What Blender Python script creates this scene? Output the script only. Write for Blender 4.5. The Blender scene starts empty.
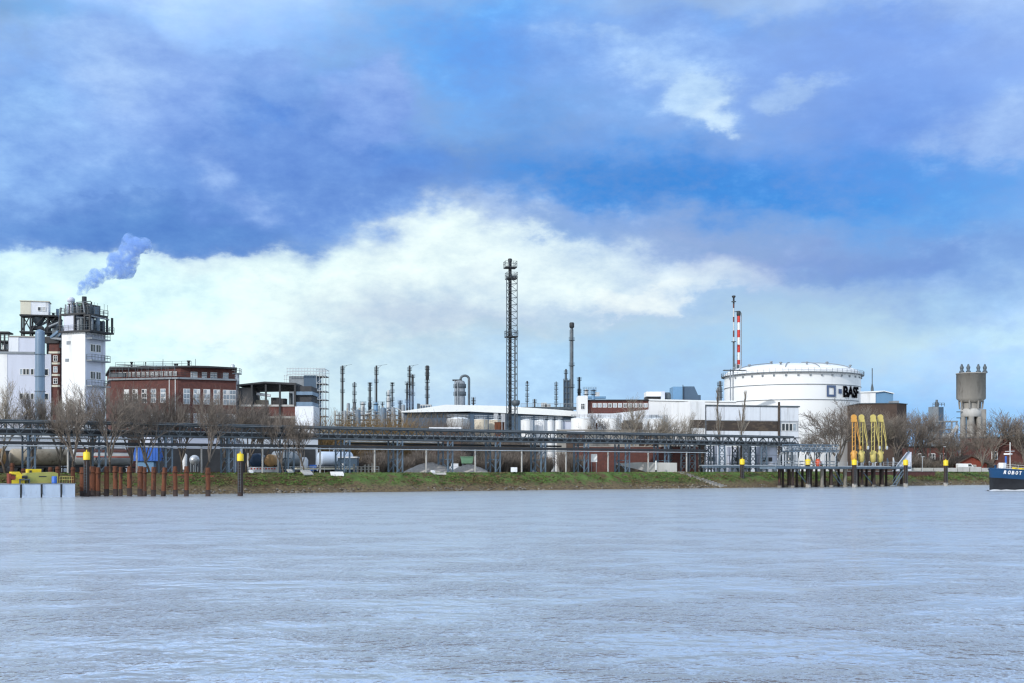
import bpy, math, random
from mathutils import Vector
R = math.radians
rnd = random.Random(11)
sc = bpy.context.scene
col = sc.collection
# ---------------------------------------------------------------- places
CAMZ, FPX, HOR, G = 4.2, 1250.0, 469.0, 3.5     # eye height, focal length in px, horizon row, level of the yard
A = R(34.5); CA, SA = math.cos(A), math.sin(A)  # the far bank runs at this angle
Y0 = 244.6
def kk(px): return (px - 512.0) / FPX
def WX(px, Y): return kk(px) * Y
def WZ(py, Y): return CAMZ + (HOR - py) * Y / FPX
def Yt(px, t): return (t + Y0 * CA) / (CA - SA * kk(px))
def st(px, t):
    Y = Yt(px, t); return kk(px) * Y * CA + (Y - Y0) * SA
def P(s, t, z=0.0): return (s * CA - t * SA, Y0 + s * SA + t * CA, z)
def YW(py): return CAMZ * FPX / (py - HOR)      # distance of a point of the waterline

# ---------------------------------------------------------------- mesh builder
class MB:
    def __init__(s): s.v, s.f, s.m, s.s = [], [], [], []
    def add(s, vs, fs, mi=0, sm=False):
        o = len(s.v); s.v += [tuple(x) for x in vs]
        for f in fs: s.f.append([i + o for i in f]); s.m.append(mi); s.s.append(sm)
        return s
    def box(s, x0, x1, y0, y1, z0, z1, mi=0):
        vs = [(x0,y0,z0),(x1,y0,z0),(x1,y1,z0),(x0,y1,z0),(x0,y0,z1),(x1,y0,z1),(x1,y1,z1),(x0,y1,z1)]
        return s.add(vs, [(0,3,2,1),(4,5,6,7),(0,1,5,4),(1,2,6,5),(2,3,7,6),(3,0,4,7)], mi)
    def tube(s, p, q, r0, r1=None, n=6, mi=0, caps=True, sm=True):
        p, q = Vector(p), Vector(q); r1 = r0 if r1 is None else r1
        d = q - p
        if d.length < 1e-6: return s
        d.normalize()
        a = Vector((0,0,1)) if abs(d.z) < .9 else Vector((1,0,0))
        e = d.cross(a).normalized(); g = d.cross(e)
        vs = []
        for c, r in ((p, r0), (q, r1)):
            for i in range(n):
                t = 2*math.pi*(i+.5)/n
                vs.append(c + e*(r*math.cos(t)) + g*(r*math.sin(t)))
        fs = [(i, i+n, (i+1)%n+n, (i+1)%n) for i in range(n)]
        s.add(vs, fs, mi, sm and n > 4)
        if caps:
            s.add(vs[:n], [tuple(range(n))], mi); s.add(vs[n:], [tuple(reversed(range(n)))], mi)
        return s
    def beam(s, p, q, w, mi=0): return s.tube(p, q, w*.7071, n=4, mi=mi)
    def path(s, pts, r, n=8, mi=0):
        for a, b in zip(pts, pts[1:]): s.tube(a, b, r, n=n, mi=mi)
        return s
    def lathe(s, prof, n=24, c=(0,0), mi=0, sm=True):
        vs = []; m = len(prof)
        for r, z in prof:
            for i in range(n):
                t = 2*math.pi*i/n; vs.append((c[0]+r*math.cos(t), c[1]+r*math.sin(t), z))
        fs = [(j*n+i, j*n+(i+1)%n, (j+1)*n+(i+1)%n, (j+1)*n+i) for j in range(m-1) for i in range(n)]
        s.add(vs, fs, mi, sm)
        s.add(vs[:n], [tuple(reversed(range(n)))], mi); s.add(vs[-n:], [tuple(range(n))], mi)
        return s
    def capsule(s, x0, x1, y, z, r, dome=.35, n=20, mi=0):
        prof = [(r*.05, x0-r*dome), (r*.55, x0-r*dome*.85), (r*.88, x0-r*dome*.45), (r, x0), (r, x1),
                (r*.88, x1+r*dome*.45), (r*.55, x1+r*dome*.85), (r*.05, x1+r*dome)]
        vs = []
        for rr, x in prof:
            for i in range(n):
                t = 2*math.pi*i/n; vs.append((x, y+rr*math.cos(t), z+rr*math.sin(t)))
        m = len(prof)
        fs = [(j*n+i, j*n+(i+1)%n, (j+1)*n+(i+1)%n, (j+1)*n+i) for j in range(m-1) for i in range(n)]
        s.add(vs, fs, mi, True)
        s.add(vs[:n], [tuple(reversed(range(n)))], mi); s.add(vs[-n:], [tuple(range(n))], mi)
        return s
    def prism(s, poly, y0, y1, mi=0):            # polygon in xz pushed along y
        n = len(poly)
        vs = [(x, y0, z) for x, z in poly] + [(x, y1, z) for x, z in poly]
        s.add(vs, [tuple(range(n)), tuple(reversed(range(n, 2*n)))] + [((i+1)%n, i, i+n, (i+1)%n+n) for i in range(n)], mi)
        return s
    def slab(s, poly, z0, z1, mi=0):             # polygon in xy pushed along z
        n = len(poly)
        vs = [(x, y, z0) for x, y in poly] + [(x, y, z1) for x, y in poly]
        s.add(vs, [tuple(reversed(range(n))), tuple(range(n, 2*n))] + [(i, (i+1)%n, (i+1)%n+n, i+n) for i in range(n)], mi)
        return s
    def rail(s, pts, h=1.1, r=.04, step=1.6, mi=0):
        for a, b in zip(pts, pts[1:]):
            a, b = Vector(a), Vector(b); L = (b-a).length; k = max(1, int(L/step))
            for i in range(k+1):
                p = a.lerp(b, i/k); s.tube(p, p+Vector((0,0,h)), r, n=4)
            for hh in (h, h*.55): s.tube(a+Vector((0,0,hh)), b+Vector((0,0,hh)), r, n=4)
        return s
    def mesh(s, name, mats):
        me = bpy.data.meshes.new(name); me.from_pydata(s.v, [], s.f)
        for m in (mats if isinstance(mats, (list, tuple)) else [mats]): me.materials.append(m)
        me.polygons.foreach_set('material_index', s.m); me.polygons.foreach_set('use_smooth', s.s)
        me.update(); return me
    def build(s, name, mats, parent=None, loc=None, rz=0):
        o = bpy.data.objects.new(name, s.mesh(name, mats)); col.objects.link(o)
        if parent is not None: o.parent = parent
        if loc is not None: o.location = loc
        o.rotation_euler.z = rz
        return o

def tag(o, label=None, cat=None, group=None, kind=None):
    if label: o['label'] = label
    if cat: o['category'] = cat
    if group: o['group'] = group
    if kind: o['kind'] = kind
    return o
def thing(name, label, cat, loc, rz=0, group=None):
    o = bpy.data.objects.new(name, None); col.objects.link(o)
    o.empty_display_size = 1; o.location = loc; o.rotation_euler.z = rz
    return tag(o, label, cat, group)
def copy_tree(o, parent=None):
    c = o.copy(); col.objects.link(c)
    if parent is not None: c.parent = parent
    for ch in list(o.children): copy_tree(ch, c)
    return c
class Fr:
    """a screen-facing place: base at px on distance Y; x()/z() give local metres"""
    def __init__(s, px, Y, g=G): s.px, s.Y, s.g, s.m = px, Y, g, Y/FPX
    def x(s, px): return (px - s.px) * s.m
    def z(s, py): return WZ(py, s.Y) - s.g
    def xd(s, px, dy): return WX(px, s.Y+dy) - WX(s.px, s.Y)   # local x of a column of the view, dy metres deeper
    @property
    def loc(s): return (WX(s.px, s.Y), s.Y, s.g)

# ---------------------------------------------------------------- materials
M = {}
def mat(name, c, rough=.7, var=.18, scale=.35, metal=0.0, stretch=(1,1,1), c2=None, c2lo=.5, c2hi=.65, bump=0.0):
    m = bpy.data.materials.new(name); m.use_nodes = True
    nt = m.node_tree; N = nt.nodes; L = nt.links; b = N['Principled BSDF']
    tc = N.new('ShaderNodeTexCoord'); mp = N.new('ShaderNodeMapping'); mp.inputs['Scale'].default_value = stretch
    L.new(tc.outputs['Object'], mp.inputs['Vector'])
    no = N.new('ShaderNodeTexNoise'); no.inputs['Scale'].default_value = scale; no.inputs['Detail'].default_value = 6
    no.inputs['Roughness'].default_value = .65
    L.new(mp.outputs[0], no.inputs['Vector'])
    cr = N.new('ShaderNodeValToRGB')
    cr.color_ramp.elements[0].position = .3; cr.color_ramp.elements[1].position = .7
    cr.color_ramp.elements[0].color = [max(0, x*(1-var)) for x in c] + [1]
    cr.color_ramp.elements[1].color = [min(1, x*(1+var)) for x in c] + [1]
    L.new(no.outputs['Fac'], cr.inputs[0]); out = cr.outputs[0]
    if c2:
        n2 = N.new('ShaderNodeTexNoise'); n2.inputs['Scale'].default_value = scale*1.7; n2.inputs['Detail'].default_value = 8
        n2.inputs['Roughness'].default_value = .7
        a2 = N.new('ShaderNodeVectorMath'); a2.inputs[1].default_value = (31.7, 11.2, 5.9)
        L.new(mp.outputs[0], a2.inputs[0]); L.new(a2.outputs[0], n2.inputs['Vector'])
        mr = N.new('ShaderNodeMapRange'); mr.interpolation_type = 'SMOOTHSTEP'
        mr.inputs['From Min'].default_value = c2lo; mr.inputs['From Max'].default_value = c2hi
        L.new(n2.outputs['Fac'], mr.inputs['Value'])
        mx = N.new('ShaderNodeMix'); mx.data_type = 'RGBA'
        L.new(mr.outputs[0], mx.inputs['Factor']); L.new(out, mx.inputs['A']); mx.inputs['B'].default_value = (*c2, 1)
        out = mx.outputs['Result']
    L.new(out, b.inputs['Base Color'])
    b.inputs['Roughness'].default_value = rough; b.inputs['Metallic'].default_value = metal
    if bump:
        bp = N.new('ShaderNodeBump'); bp.inputs['Strength'].default_value = bump; bp.inputs['Distance'].default_value = .1
        L.new(no.outputs['Fac'], bp.inputs['Height']); L.new(bp.outputs[0], b.inputs['Normal'])
    M[name] = m; return m
V = (1, 1, .12)
mat('white_paint', (.78,.80,.82), .55, .06, .2, stretch=V, c2=(.56,.57,.57), c2lo=.52, c2hi=.72)
mat('white_panel', (.70,.74,.80), .5, .07, .3, stretch=V, c2=(.46,.48,.51), c2lo=.5, c2hi=.7)
mat('grey_panel', (.42,.45,.49), .5, .10, .3, stretch=V, c2=(.30,.31,.33), c2lo=.52, c2hi=.7)
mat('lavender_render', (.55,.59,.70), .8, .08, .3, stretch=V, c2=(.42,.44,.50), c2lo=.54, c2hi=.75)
mat('cream_panel', (.62,.60,.50), .6, .08, .3, stretch=V)
mat('tank_white', (.80,.82,.83), .45, .04, .09, stretch=V, c2=(.66,.68,.70), c2lo=.5, c2hi=.72)
mat('roof_white', (.78,.82,.84), .6, .06, .1, c2=(.62,.66,.68), c2lo=.55, c2hi=.75)
mat('beige_tank', (.62,.56,.45), .55, .12, .5, stretch=V, c2=(.42,.30,.18), c2lo=.52, c2hi=.68)
mat('tank_grey', (.52,.54,.55), .5, .12, .4, stretch=V, c2=(.36,.35,.33), c2lo=.52, c2hi=.7)
mat('brick', (.115,.045,.038), .9, .3, 1.2, c2=(.09,.045,.045), c2lo=.5, c2hi=.65)
mat('brick_brown', (.072,.05,.04), .9, .25, .5, c2=(.07,.05,.045), c2lo=.5, c2hi=.65)
mat('brick_red', (.20,.045,.03), .9, .25, 1.0)
mat('dark_wall', (.045,.047,.052), .8, .3, .4)
mat('brown_glass', (.045,.03,.022), .25, .35, .3, stretch=(1,1,2), c2=(.085,.06,.04), c2lo=.5, c2hi=.6)
mat('glass', (.03,.04,.05), .12, .3, .6)
mat('pale_glass', (.30,.36,.42), .2, .3, .7)
mat('frame_white', (.74,.75,.75), .6, .05, 1)
mat('steel', (.07,.09,.108), .55, .3, .8, c2=(.15,.17,.18), c2lo=.55, c2hi=.7)
mat('steel_dark', (.022,.025,.03), .6, .35, .6)
mat('steel_blue', (.115,.165,.22), .5, .2, .7)
mat('steel_grey', (.22,.25,.28), .5, .18, .7)
mat('galvanised', (.45,.49,.53), .42, .12, .8, metal=.35)
mat('pipe_silver', (.55,.58,.62), .35, .1, .7, metal=.5)
mat('duct_blue', (.14,.22,.32), .45, .18, .5, stretch=V)
mat('panel_blue', (.13,.27,.44), .5, .12, .3, stretch=V)
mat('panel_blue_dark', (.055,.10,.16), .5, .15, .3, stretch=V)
mat('blue_box', (.03,.13,.50), .45, .12, .6)
mat('concrete', (.30,.29,.27), .9, .15, .4, stretch=(1,1,.25), c2=(.20,.19,.175), c2lo=.5, c2hi=.68, bump=.2)
mat('concrete_light', (.42,.42,.41), .9, .14, .4, stretch=(1,1,.25), c2=(.28,.27,.26), c2lo=.5, c2hi=.7)
mat('rust', (.125,.042,.019), .9, .45, 1.2, stretch=(1,1,.3), c2=(.045,.022,.016), c2lo=.5, c2hi=.62, bump=.4)
mat('pile_dark', (.035,.024,.022), .85, .35, 1.0, stretch=(1,1,.3), c2=(.10,.04,.025), c2lo=.55, c2hi=.7)
mat('pile_grey', (.19,.18,.16), .9, .3, 1.0, stretch=(1,1,.3))
mat('signal_yellow', (.72,.54,.02), .5, .1, 1.0)
mat('arm_orange', (.56,.29,.06), .5, .15, .8, c2=(.45,.2,.04), c2lo=.55, c2hi=.7)
mat('arm_yellow', (.50,.42,.13), .5, .15, .8, c2=(.48,.36,.08), c2lo=.55, c2hi=.7)
mat('signal_red', (.55,.03,.02), .5, .12, 1.0)
mat('olive', (.36,.36,.10), .7, .15, 1.0)
mat('barge_paint', (.50,.60,.74), .55, .1, .5, stretch=(1,1,.3), c2=(.36,.42,.52), c2lo=.55, c2hi=.7)
mat('hull_blue', (.010,.062,.165), .35, .12, .5)
mat('hull_black', (.012,.013,.017), .4, .3, .5)
mat('tan_paint', (.45,.27,.12), .6, .12, .6)
mat('navy_paint', (.03,.07,.14), .45, .2, .6)
mat('green_paint', (.13,.27,.17), .6, .15, .6)
mat('wagon_beige', (.36,.32,.25), .6, .2, .4, c2=(.16,.13,.10), c2lo=.5, c2hi=.65)
mat('wagon_silver', (.55,.57,.60), .35, .12, .4, metal=.3)
mat('logo_blue', (.10,.14,.24), .5, .05, 1)
mat('letter_black', (.006,.006,.008), .5, .1, 1)
mat('letter_white', (.82,.83,.85), .5, .03, 1)
mat('bark', (.085,.065,.05), .9, .3, 1.5)
mat('twigs_brown', (.165,.14,.12), .9, .3, .8)
mat('twigs_pale', (.27,.24,.20), .9, .3, .8)
mat('twigs_ochre', (.22,.15,.07), .9, .3, .8)
mat('foam', (.80,.84,.88), .8, .06, 1)
mat('gravel', (.42,.40,.385), .95, .25, 2.5, bump=.5)
mat('orange_red', (.62,.10,.04), .55, .1, 1)
mat('asphalt', (.06,.06,.06), .9, .2, .5)

for k_ in ('letter_black', 'logo_blue'):
    M[k_].node_tree.nodes['Principled BSDF'].inputs['Specular IOR Level'].default_value = 0; M[k_].node_tree.nodes['Principled BSDF'].inputs['Roughness'].default_value = 1
def windows(parent, xs, z0, z1, y, w, mats=('frame_white','glass'), cross=True, name='window'):
    """one window part per position, set 4 cm proud of the wall plane y"""
    for x in xs:
        b = MB(); f = min(.18, w*.14)
        b.box(x-w/2, x+w/2, y-.05, y+.02, z0, z1, 1)
        for a in ((x-w/2-f, x-w/2+.01), (x+w/2-.01, x+w/2+f)): b.box(a[0], a[1], y-.12, y+.01, z0-f, z1+f)
        b.box(x-w/2+.012, x+w/2-.012, y-.12, y+.01, z0-f, z0+.01); b.box(x-w/2+.012, x+w/2-.012, y-.12, y+.01, z1-.01, z1+f)
        if cross:
            b.box(x-f*.35, x+f*.35, y-.1, y-.052, z0+.012, z1-.012); zc = z0+(z1-z0)*.62
            b.box(x-w/2+.012, x-f*.35-.002, y-.1, y-.052, zc-f*.35, zc+f*.35); b.box(x+f*.35+.002, x+w/2-.012, y-.1, y-.052, zc-f*.35, zc+f*.35)
        pane = mats[1] if rnd.random() < .7 else rnd.choice(['glass', 'pale_glass', 'tank_grey'])
        b.build(name, [M[mats[0]], M[pane]], parent)
# ---------------------------------------------------------------- camera
cam = bpy.data.cameras.new('camera'); co = bpy.data.objects.new('camera', cam); col.objects.link(co)
co.location = (0, 0, CAMZ); co.rotation_euler = (R(90), 0, 0)
cam.sensor_width = 36; cam.lens = 36*FPX/1024; cam.shift_y = (HOR-341.5)/1024
cam.clip_start = .5; cam.clip_end = 20000
sc.camera = co
sc.view_settings.view_transform = 'Standard'; sc.view_settings.look = 'None'
sc.view_settings.exposure = 0.0; sc.view_settings.gamma = 1.0
try:
    sc.cycles.use_denoising = True; sc.cycles.denoiser = 'OPENIMAGEDENOISE'; sc.cycles.denoising_prefilter = 'ACCURATE'
    sc.cycles.use_adaptive_sampling = False
    sc.cycles.max_bounces = 5; sc.cycles.diffuse_bounces = 2; sc.cycles.glossy_bounces = 3; sc.cycles.volume_bounces = 4
    sc.cycles.transparent_max_bounces = 8; sc.cycles.filter_width = 1.3
except Exception: pass
# ---------------------------------------------------------------- sun
SUN = Vector((-.66, -.75, 0)).normalized()*math.cos(R(27)); SUN.z = math.sin(R(27))
sl = bpy.data.lights.new('sun', 'SUN'); sl.energy = 2.6; sl.angle = R(1.5); sl.color = (1, .95, .88)
so = bpy.data.objects.new('sun', sl); col.objects.link(so); so.rotation_euler = SUN.to_track_quat('Z', 'Y').to_euler()
so.location = (-60, -60, 90)
# ---------------------------------------------------------------- sky
def lin(c): return tuple(((x/255+.055)/1.055)**2.4 if x > 10 else x/255/12.92 for x in c)
w = bpy.data.worlds.new('World'); sc.world = w; w.use_nodes = True
nt = w.node_tree; N = nt.nodes; L = nt.links
for x in list(N): N.remove(x)
def node(t, **k):
    x = N.new(t)
    for a, b in k.items(): setattr(x, a, b)
    return x
def inp(sock, v):
    if hasattr(v, 'is_output') or isinstance(v, bpy.types.NodeSocket): L.new(v, sock)
    else: sock.default_value = v
def math_(op, a, b=0.0, c=None, clamp=False):
    x = node('ShaderNodeMath', operation=op, use_clamp=clamp); inp(x.inputs[0], a); inp(x.inputs[1], b)
    if c is not None: inp(x.inputs[2], c)
    return x.outputs[0]
def vec(op, a, b=None, c=None, out=0):
    x = node('ShaderNodeVectorMath', operation=op); inp(x.inputs[0], a)
    if b is not None: inp(x.inputs[1], b)
    if c is not None: inp(x.inputs[2], c)
    return x.outputs['Value'] if op == 'DOT_PRODUCT' else x.outputs[0]
def noise(v, scale, detail, rough=.6, dim=None):
    x = node('ShaderNodeTexNoise'); x.inputs['Scale'].default_value = scale; x.inputs['Detail'].default_value = detail
    x.inputs['Roughness'].default_value = rough; L.new(v, x.inputs['Vector']); return x
tc = node('ShaderNodeTexCoord'); sep = node('ShaderNodeSeparateXYZ'); L.new(tc.outputs['Generated'], sep.inputs[0])
sx, sy, sz = sep.outputs
az = math_('ARCTAN2', sx, sy)
el = math_('DIVIDE', sz, math_('MAXIMUM', math_('SQRT', math_('ADD', math_('MULTIPLY', sx, sx), math_('MULTIPLY', sy, sy))), .02))
cmb = node('ShaderNodeCombineXYZ'); L.new(az, cmb.inputs[0]); L.new(el, cmb.inputs[1])
q = cmb.outputs[0]
cn = node('ShaderNodeCombineXYZ'); L.new(az, cn.inputs[0]); L.new(math_('MULTIPLY', el, 1.7), cn.inputs[1])
qn = cn.outputs[0]
w1 = noise(qn, 6.5, 3, .55); w2 = noise(qn, 26, 5, .62)
q = vec('MULTIPLY_ADD', vec('SUBTRACT', w1.outputs['Color'], (.5, .5, .5)), (.11, .075, 0), q)
q = vec('MULTIPLY_ADD', vec('SUBTRACT', w2.outputs['Color'], (.5, .5, .5)), (.060, .050, 0), q)
n1 = noise(vec('ADD', qn, (4.1, 2.7, 1.3)), 12, 6, .62).outputs['Fac']
n2 = noise(vec('ADD', qn, (9.1, 5.7, 3.3)), 40, 5, .65).outputs['Fac']
nb = math_('ADD', math_('MULTIPLY', math_('SUBTRACT', n1, .5), 1.5), math_('MULTIPLY', math_('SUBTRACT', n2, .5), .9))
# the rest of the sky, above and behind: broken cloud
gen = noise(tc.outputs['Generated'], 2.2, 6, .6).outputs['Fac']
mg = node('ShaderNodeMapRange', interpolation_type='SMOOTHSTEP'); L.new(gen, mg.inputs['Value'])
mg.inputs['From Min'].default_value = .40; mg.inputs['From Max'].default_value = .62
C = None
cm = node('ShaderNodeMix', data_type='RGBA'); L.new(gen, cm.inputs['Factor'])
cm.inputs['A'].default_value = (1.75, 1.82, 2.05, 1); cm.inputs['B'].default_value = (1.08, 1.22, 1.65, 1)
C = cm.outputs['Result']; AL = math_('MULTIPLY', mg.outputs[0], .9)
def blob(px, py, sx_, sy_, c, S=1.0, p=1.0, nz=.6, hard=0):
    """one soft bank of cloud, placed by azimuth and elevation"""
    global C, AL
    a = math.atan(kk(px)); e = (HOR-py)/FPX*math.cos(a); ix, iy = FPX/sx_, FPX/sy_
    d = vec('MULTIPLY_ADD', q, (ix, iy, 0), (-a*ix, -e*iy, 0))
    r = vec('DOT_PRODUCT', d, d)
    if p != 1.0: r = math_('POWER', r, p)
    g = math_('MULTIPLY', math_('POWER', 1/math.e, r), S)
    if hard:
        hm = node('ShaderNodeMapRange', interpolation_type='SMOOTHSTEP'); L.new(math_('MULTIPLY_ADD', nb, .42, g), hm.inputs['Value'])
        hm.inputs['From Min'].default_value = .42-hard; hm.inputs['From Max'].default_value = .42+hard; hm.inputs['To Max'].default_value = min(1, S); m = math_('MULTIPLY', hm.outputs[0], math_('MULTIPLY_ADD', math_('MINIMUM', g, 1.0), .72, .28))
    else: m = math_('MULTIPLY', g, math_('MULTIPLY_ADD', nb, nz, 1.0), clamp=True)
    x = node('ShaderNodeMix', data_type='RGBA'); L.new(m, x.inputs['Factor']); L.new(C, x.inputs['A'])
    x.inputs['B'].default_value = (*lin(c), 1); C = x.outputs['Result']
    if S > .84: AL = math_('ADD', AL, math_('MULTIPLY', m, math_('SUBTRACT', 1.0, AL)))
for b in [
    (512, 480, 3000, 70, (176, 210, 248), .97, 1, .1), (512, 200, 900, 330, (98, 161, 240), .8, 2, .3),
    # pale air low down
    (900, 430, 330, 80, (142, 192, 248), .95), (560, 400, 230, 75, (172, 205, 246), .95), (1015, 340, 50, 12, (205, 236, 253), .7),
    (830, 325, 60, 10, (190, 222, 250), .7), (930, 330, 60, 12, (200, 228, 250), .7), (700, 350, 200, 30, (144, 193, 240), .6),
    (120, 345, 260, 90, (222, 247, 254), 1, 1.5), (330, 340, 160, 60, (222, 238, 252), .8),
    # upper blue and the deep blue band
    (470, 50, 190, 75, (92, 165, 244), .9), (20, 5, 120, 30, (99, 170, 248), .8),
    (700, 185, 380, 75, (62, 139, 224), 1, 1.5), (450, 160, 80, 45, (52, 125, 212), .8), (640, 172, 130, 26, (54, 131, 214), .7),
    (950, 225, 120, 60, (82, 153, 232), .7),
    # lilac cloud, right
    (860, 265, 260, 38, (112, 157, 222), .85), (720, 240, 90, 26, (129, 165, 222), .7), (640, 222, 80, 22, (139, 171, 224), .6),
    (900, 300, 200, 26, (129, 173, 230), .8), (800, 315, 160, 14, (144, 183, 234), .6),
    # bright cloud
    (300, 290, 250, 60, (238, 251, 254), 1, 2, .6, .20), (420, 250, 150, 46, (240, 250, 253), 1, 1.5, .6, .22), (560, 280, 150, 50, (232, 243, 251), 1, 1.3, .6, .25), (70, 300, 160, 50, (224, 247, 254), 1, 2, .6, .3),
    (292, 250, 72, 30, (238, 251, 254), 1, 1.6, .6, .22), (715, 276, 80, 24, (238, 246, 253), 1, 1.2, .6, .25), (625, 298, 50, 20, (246, 250, 253), 1, 1.2, .6, .2), (790, 290, 80, 9, (214, 228, 248), .7),
    (430, 312, 120, 20, (200, 212, 234), .6), (520, 322, 70, 14, (208, 218, 238), .55), (640, 318, 120, 12, (184, 202, 234), .6), (490, 272, 40, 14, (214, 225, 241), .5), (380, 290, 60, 14, (224, 234, 246), .5),
    (480, 208, 70, 18, (162, 182, 226), .7), (560, 218, 120, 14, (150, 174, 226), .6), (365, 222, 40, 12, (190, 206, 236), .6), (650, 235, 60, 16, (148, 172, 228), .6),
    (880, 258, 170, 30, (112, 144, 214), .8), (765, 252, 90, 24, (132, 154, 214), .75), (690, 236, 60, 16, (150, 168, 218), .6), (900, 292, 160, 16, (124, 156, 222), .6), (410, 320, 110, 22, (196, 207, 230), .75), (330, 336, 90, 16, (208, 220, 238), .5),
    # the great dark cloud, left
    (170, 150, 290, 105, (112, 152, 224), 1, 2, .35, .30), (340, 165, 130, 66, (110, 152, 224), .95, 1.8, .5, .30),
    (135, 78, 110, 66, (140, 173, 239), .9, 2, .6, .26), (268, 84, 46, 46, (130, 168, 234), .85, 1.6, .6, .25), (364, 98, 46, 54, (136, 169, 236), .95, 1.6, .6, .24),
    (95, 55, 60, 34, (164, 196, 249), .75), (205, 75, 50, 34, (148, 179, 242), .6), (364, 72, 34, 24, (154, 183, 243), .7), (120, 105, 60, 30, (152, 181, 243), .5), (10, 120, 60, 70, (144, 181, 246), .7), (45, 170, 90, 26, (128, 169, 235), .6),
    (210, 150, 240, 34, (116, 152, 224), .65, 1.5), (300, 120, 50, 24, (122, 156, 226), .5),
    (120, 224, 190, 30, (96, 136, 210), 1, 2.2, .35, .22), (300, 200, 110, 24, (104, 142, 216), .85, 1.5), (400, 188, 90, 20, (106, 144, 216), .8),
    (228, 172, 20, 18, (156, 185, 242), .7), (262, 205, 22, 12, (146, 175, 236), .5), (30, 205, 60, 26, (112, 150, 220), .6), (330, 60, 30, 16, (116, 164, 242), .5), (15, 60, 50, 30, (124, 172, 244), .5),
    (18, 150, 70, 62, (152, 190, 247), .75), (75, 130, 40, 26, (146, 180, 242), .6), (20, 95, 40, 20, (160, 198, 249), .5), (120, 60, 44, 26, (166, 194, 246), .7), (190, 45, 40, 18, (150, 180, 241), .6), (382, 78, 24, 30, (150, 178, 240), .7), (282, 62, 26, 20, (140, 170, 236), .6), (280, 118, 26, 12, (84, 136, 222), .6), (420, 150, 40, 20, (82, 138, 222), .5), (170, 232, 170, 22, (98, 142, 212), .8, 1.3, .3),
    # lilac cloud with a bright head, upper right
    (850, 60, 300, 76, (122, 158, 234), .9), (660, 60, 130, 44, (132, 168, 238), .85, 1.4), (900, 120, 120, 40, (112, 150, 230), .6),
    (640, 58, 110, 30, (150, 184, 244), .8), (600, 46, 44, 13, (166, 197, 247), .8, 1.2, .8, .4), (655, 70, 46, 17, (170, 200, 248), .8, 1.2, .8, .4), (702, 92, 46, 27, (188, 214, 250), 1, 1.2, .8, .4), (718, 110, 24, 14, (206, 226, 252), .9, 1.2, .7, .4),
    (812, 84, 36, 15, (178, 204, 247), .8, 1.2, .8, .42), (990, 140, 78, 28, (160, 188, 242), .9, 1.3, .8, .42), (1015, 112, 50, 24, (156, 184, 240), .8), (1000, 15, 110, 32, (150, 180, 242), .7),
    (880, 20, 70, 20, (112, 152, 236), .6), (605, 128, 20, 14, (112, 156, 232), .6), (740, 18, 80, 14, (106, 158, 242), .5), (520, 130, 60, 30, (66, 130, 220), .5), (500, 60, 60, 40, (86, 150, 240), .5),
]: blob(*b)
# billows: every cloud is a little lighter and darker by its own lumps
lum = math_('MULTIPLY_ADD', nb, .56, 1.055)
lm = node('ShaderNodeMix', data_type='RGBA', blend_type='MULTIPLY'); lm.inputs['Factor'].default_value = 1
lc = node('ShaderNodeCombineColor'); L.new(math_('MULTIPLY_ADD', nb, .66, .985), lc.inputs[0]); L.new(lum, lc.inputs[1]); L.new(math_('MULTIPLY_ADD', nb, .26, 1.02), lc.inputs[2])
L.new(C, lm.inputs['A']); L.new(lc.outputs[0], lm.inputs['B']); C = lm.outputs['Result']
sky = node('ShaderNodeTexSky'); sky.sky_type = 'NISHITA'; sky.sun_disc = False
sky.sun_elevation = R(27); sky.sun_rotation = math.atan2(SUN.x, SUN.y) % (2*math.pi)
b1 = node('ShaderNodeBackground'); L.new(sky.outputs[0], b1.inputs[0]); b1.inputs[1].default_value = .12
b2 = node('ShaderNodeBackground'); L.new(C, b2.inputs[0]); b2.inputs[1].default_value = 1.0
mxs = node('ShaderNodeMixShader'); L.new(math_('MINIMUM', AL, 1.0), mxs.inputs[0]); L.new(b1.outputs[0], mxs.inputs[1]); L.new(b2.outputs[0], mxs.inputs[2])
wo = node('ShaderNodeOutputWorld'); L.new(mxs.outputs[0], wo.inputs[0])
w.cycles.sampling_method = 'MANUAL'; w.cycles.sample_map_resolution = 1024

# ---------------------------------------------------------------- water, bank, yard
def strip(name, prof, s0, s1, ns, m, amp=0.0):
    v, f = [], []
    for i in range(ns+1):
        s = s0 + (s1-s0)*i/ns
        for t, z in prof:
            j = amp*(math.sin(s*.37+t)*.6+math.sin(s*.131+2)*1.2+math.sin(s*.83)*.5+rnd.uniform(-.8, .8)) if t < 9 else 0
            v.append(P(s, t+j, z + (rnd.uniform(-.08, .08) if amp and t < 7 else 0)))
    k = len(prof)
    for i in range(ns):
        for j in range(k-1): f.append((i*k+j, (i+1)*k+j, (i+1)*k+j+1, i*k+j+1))
    b = MB(); b.add(v, f, 0, True); return b.build(name, m)
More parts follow.
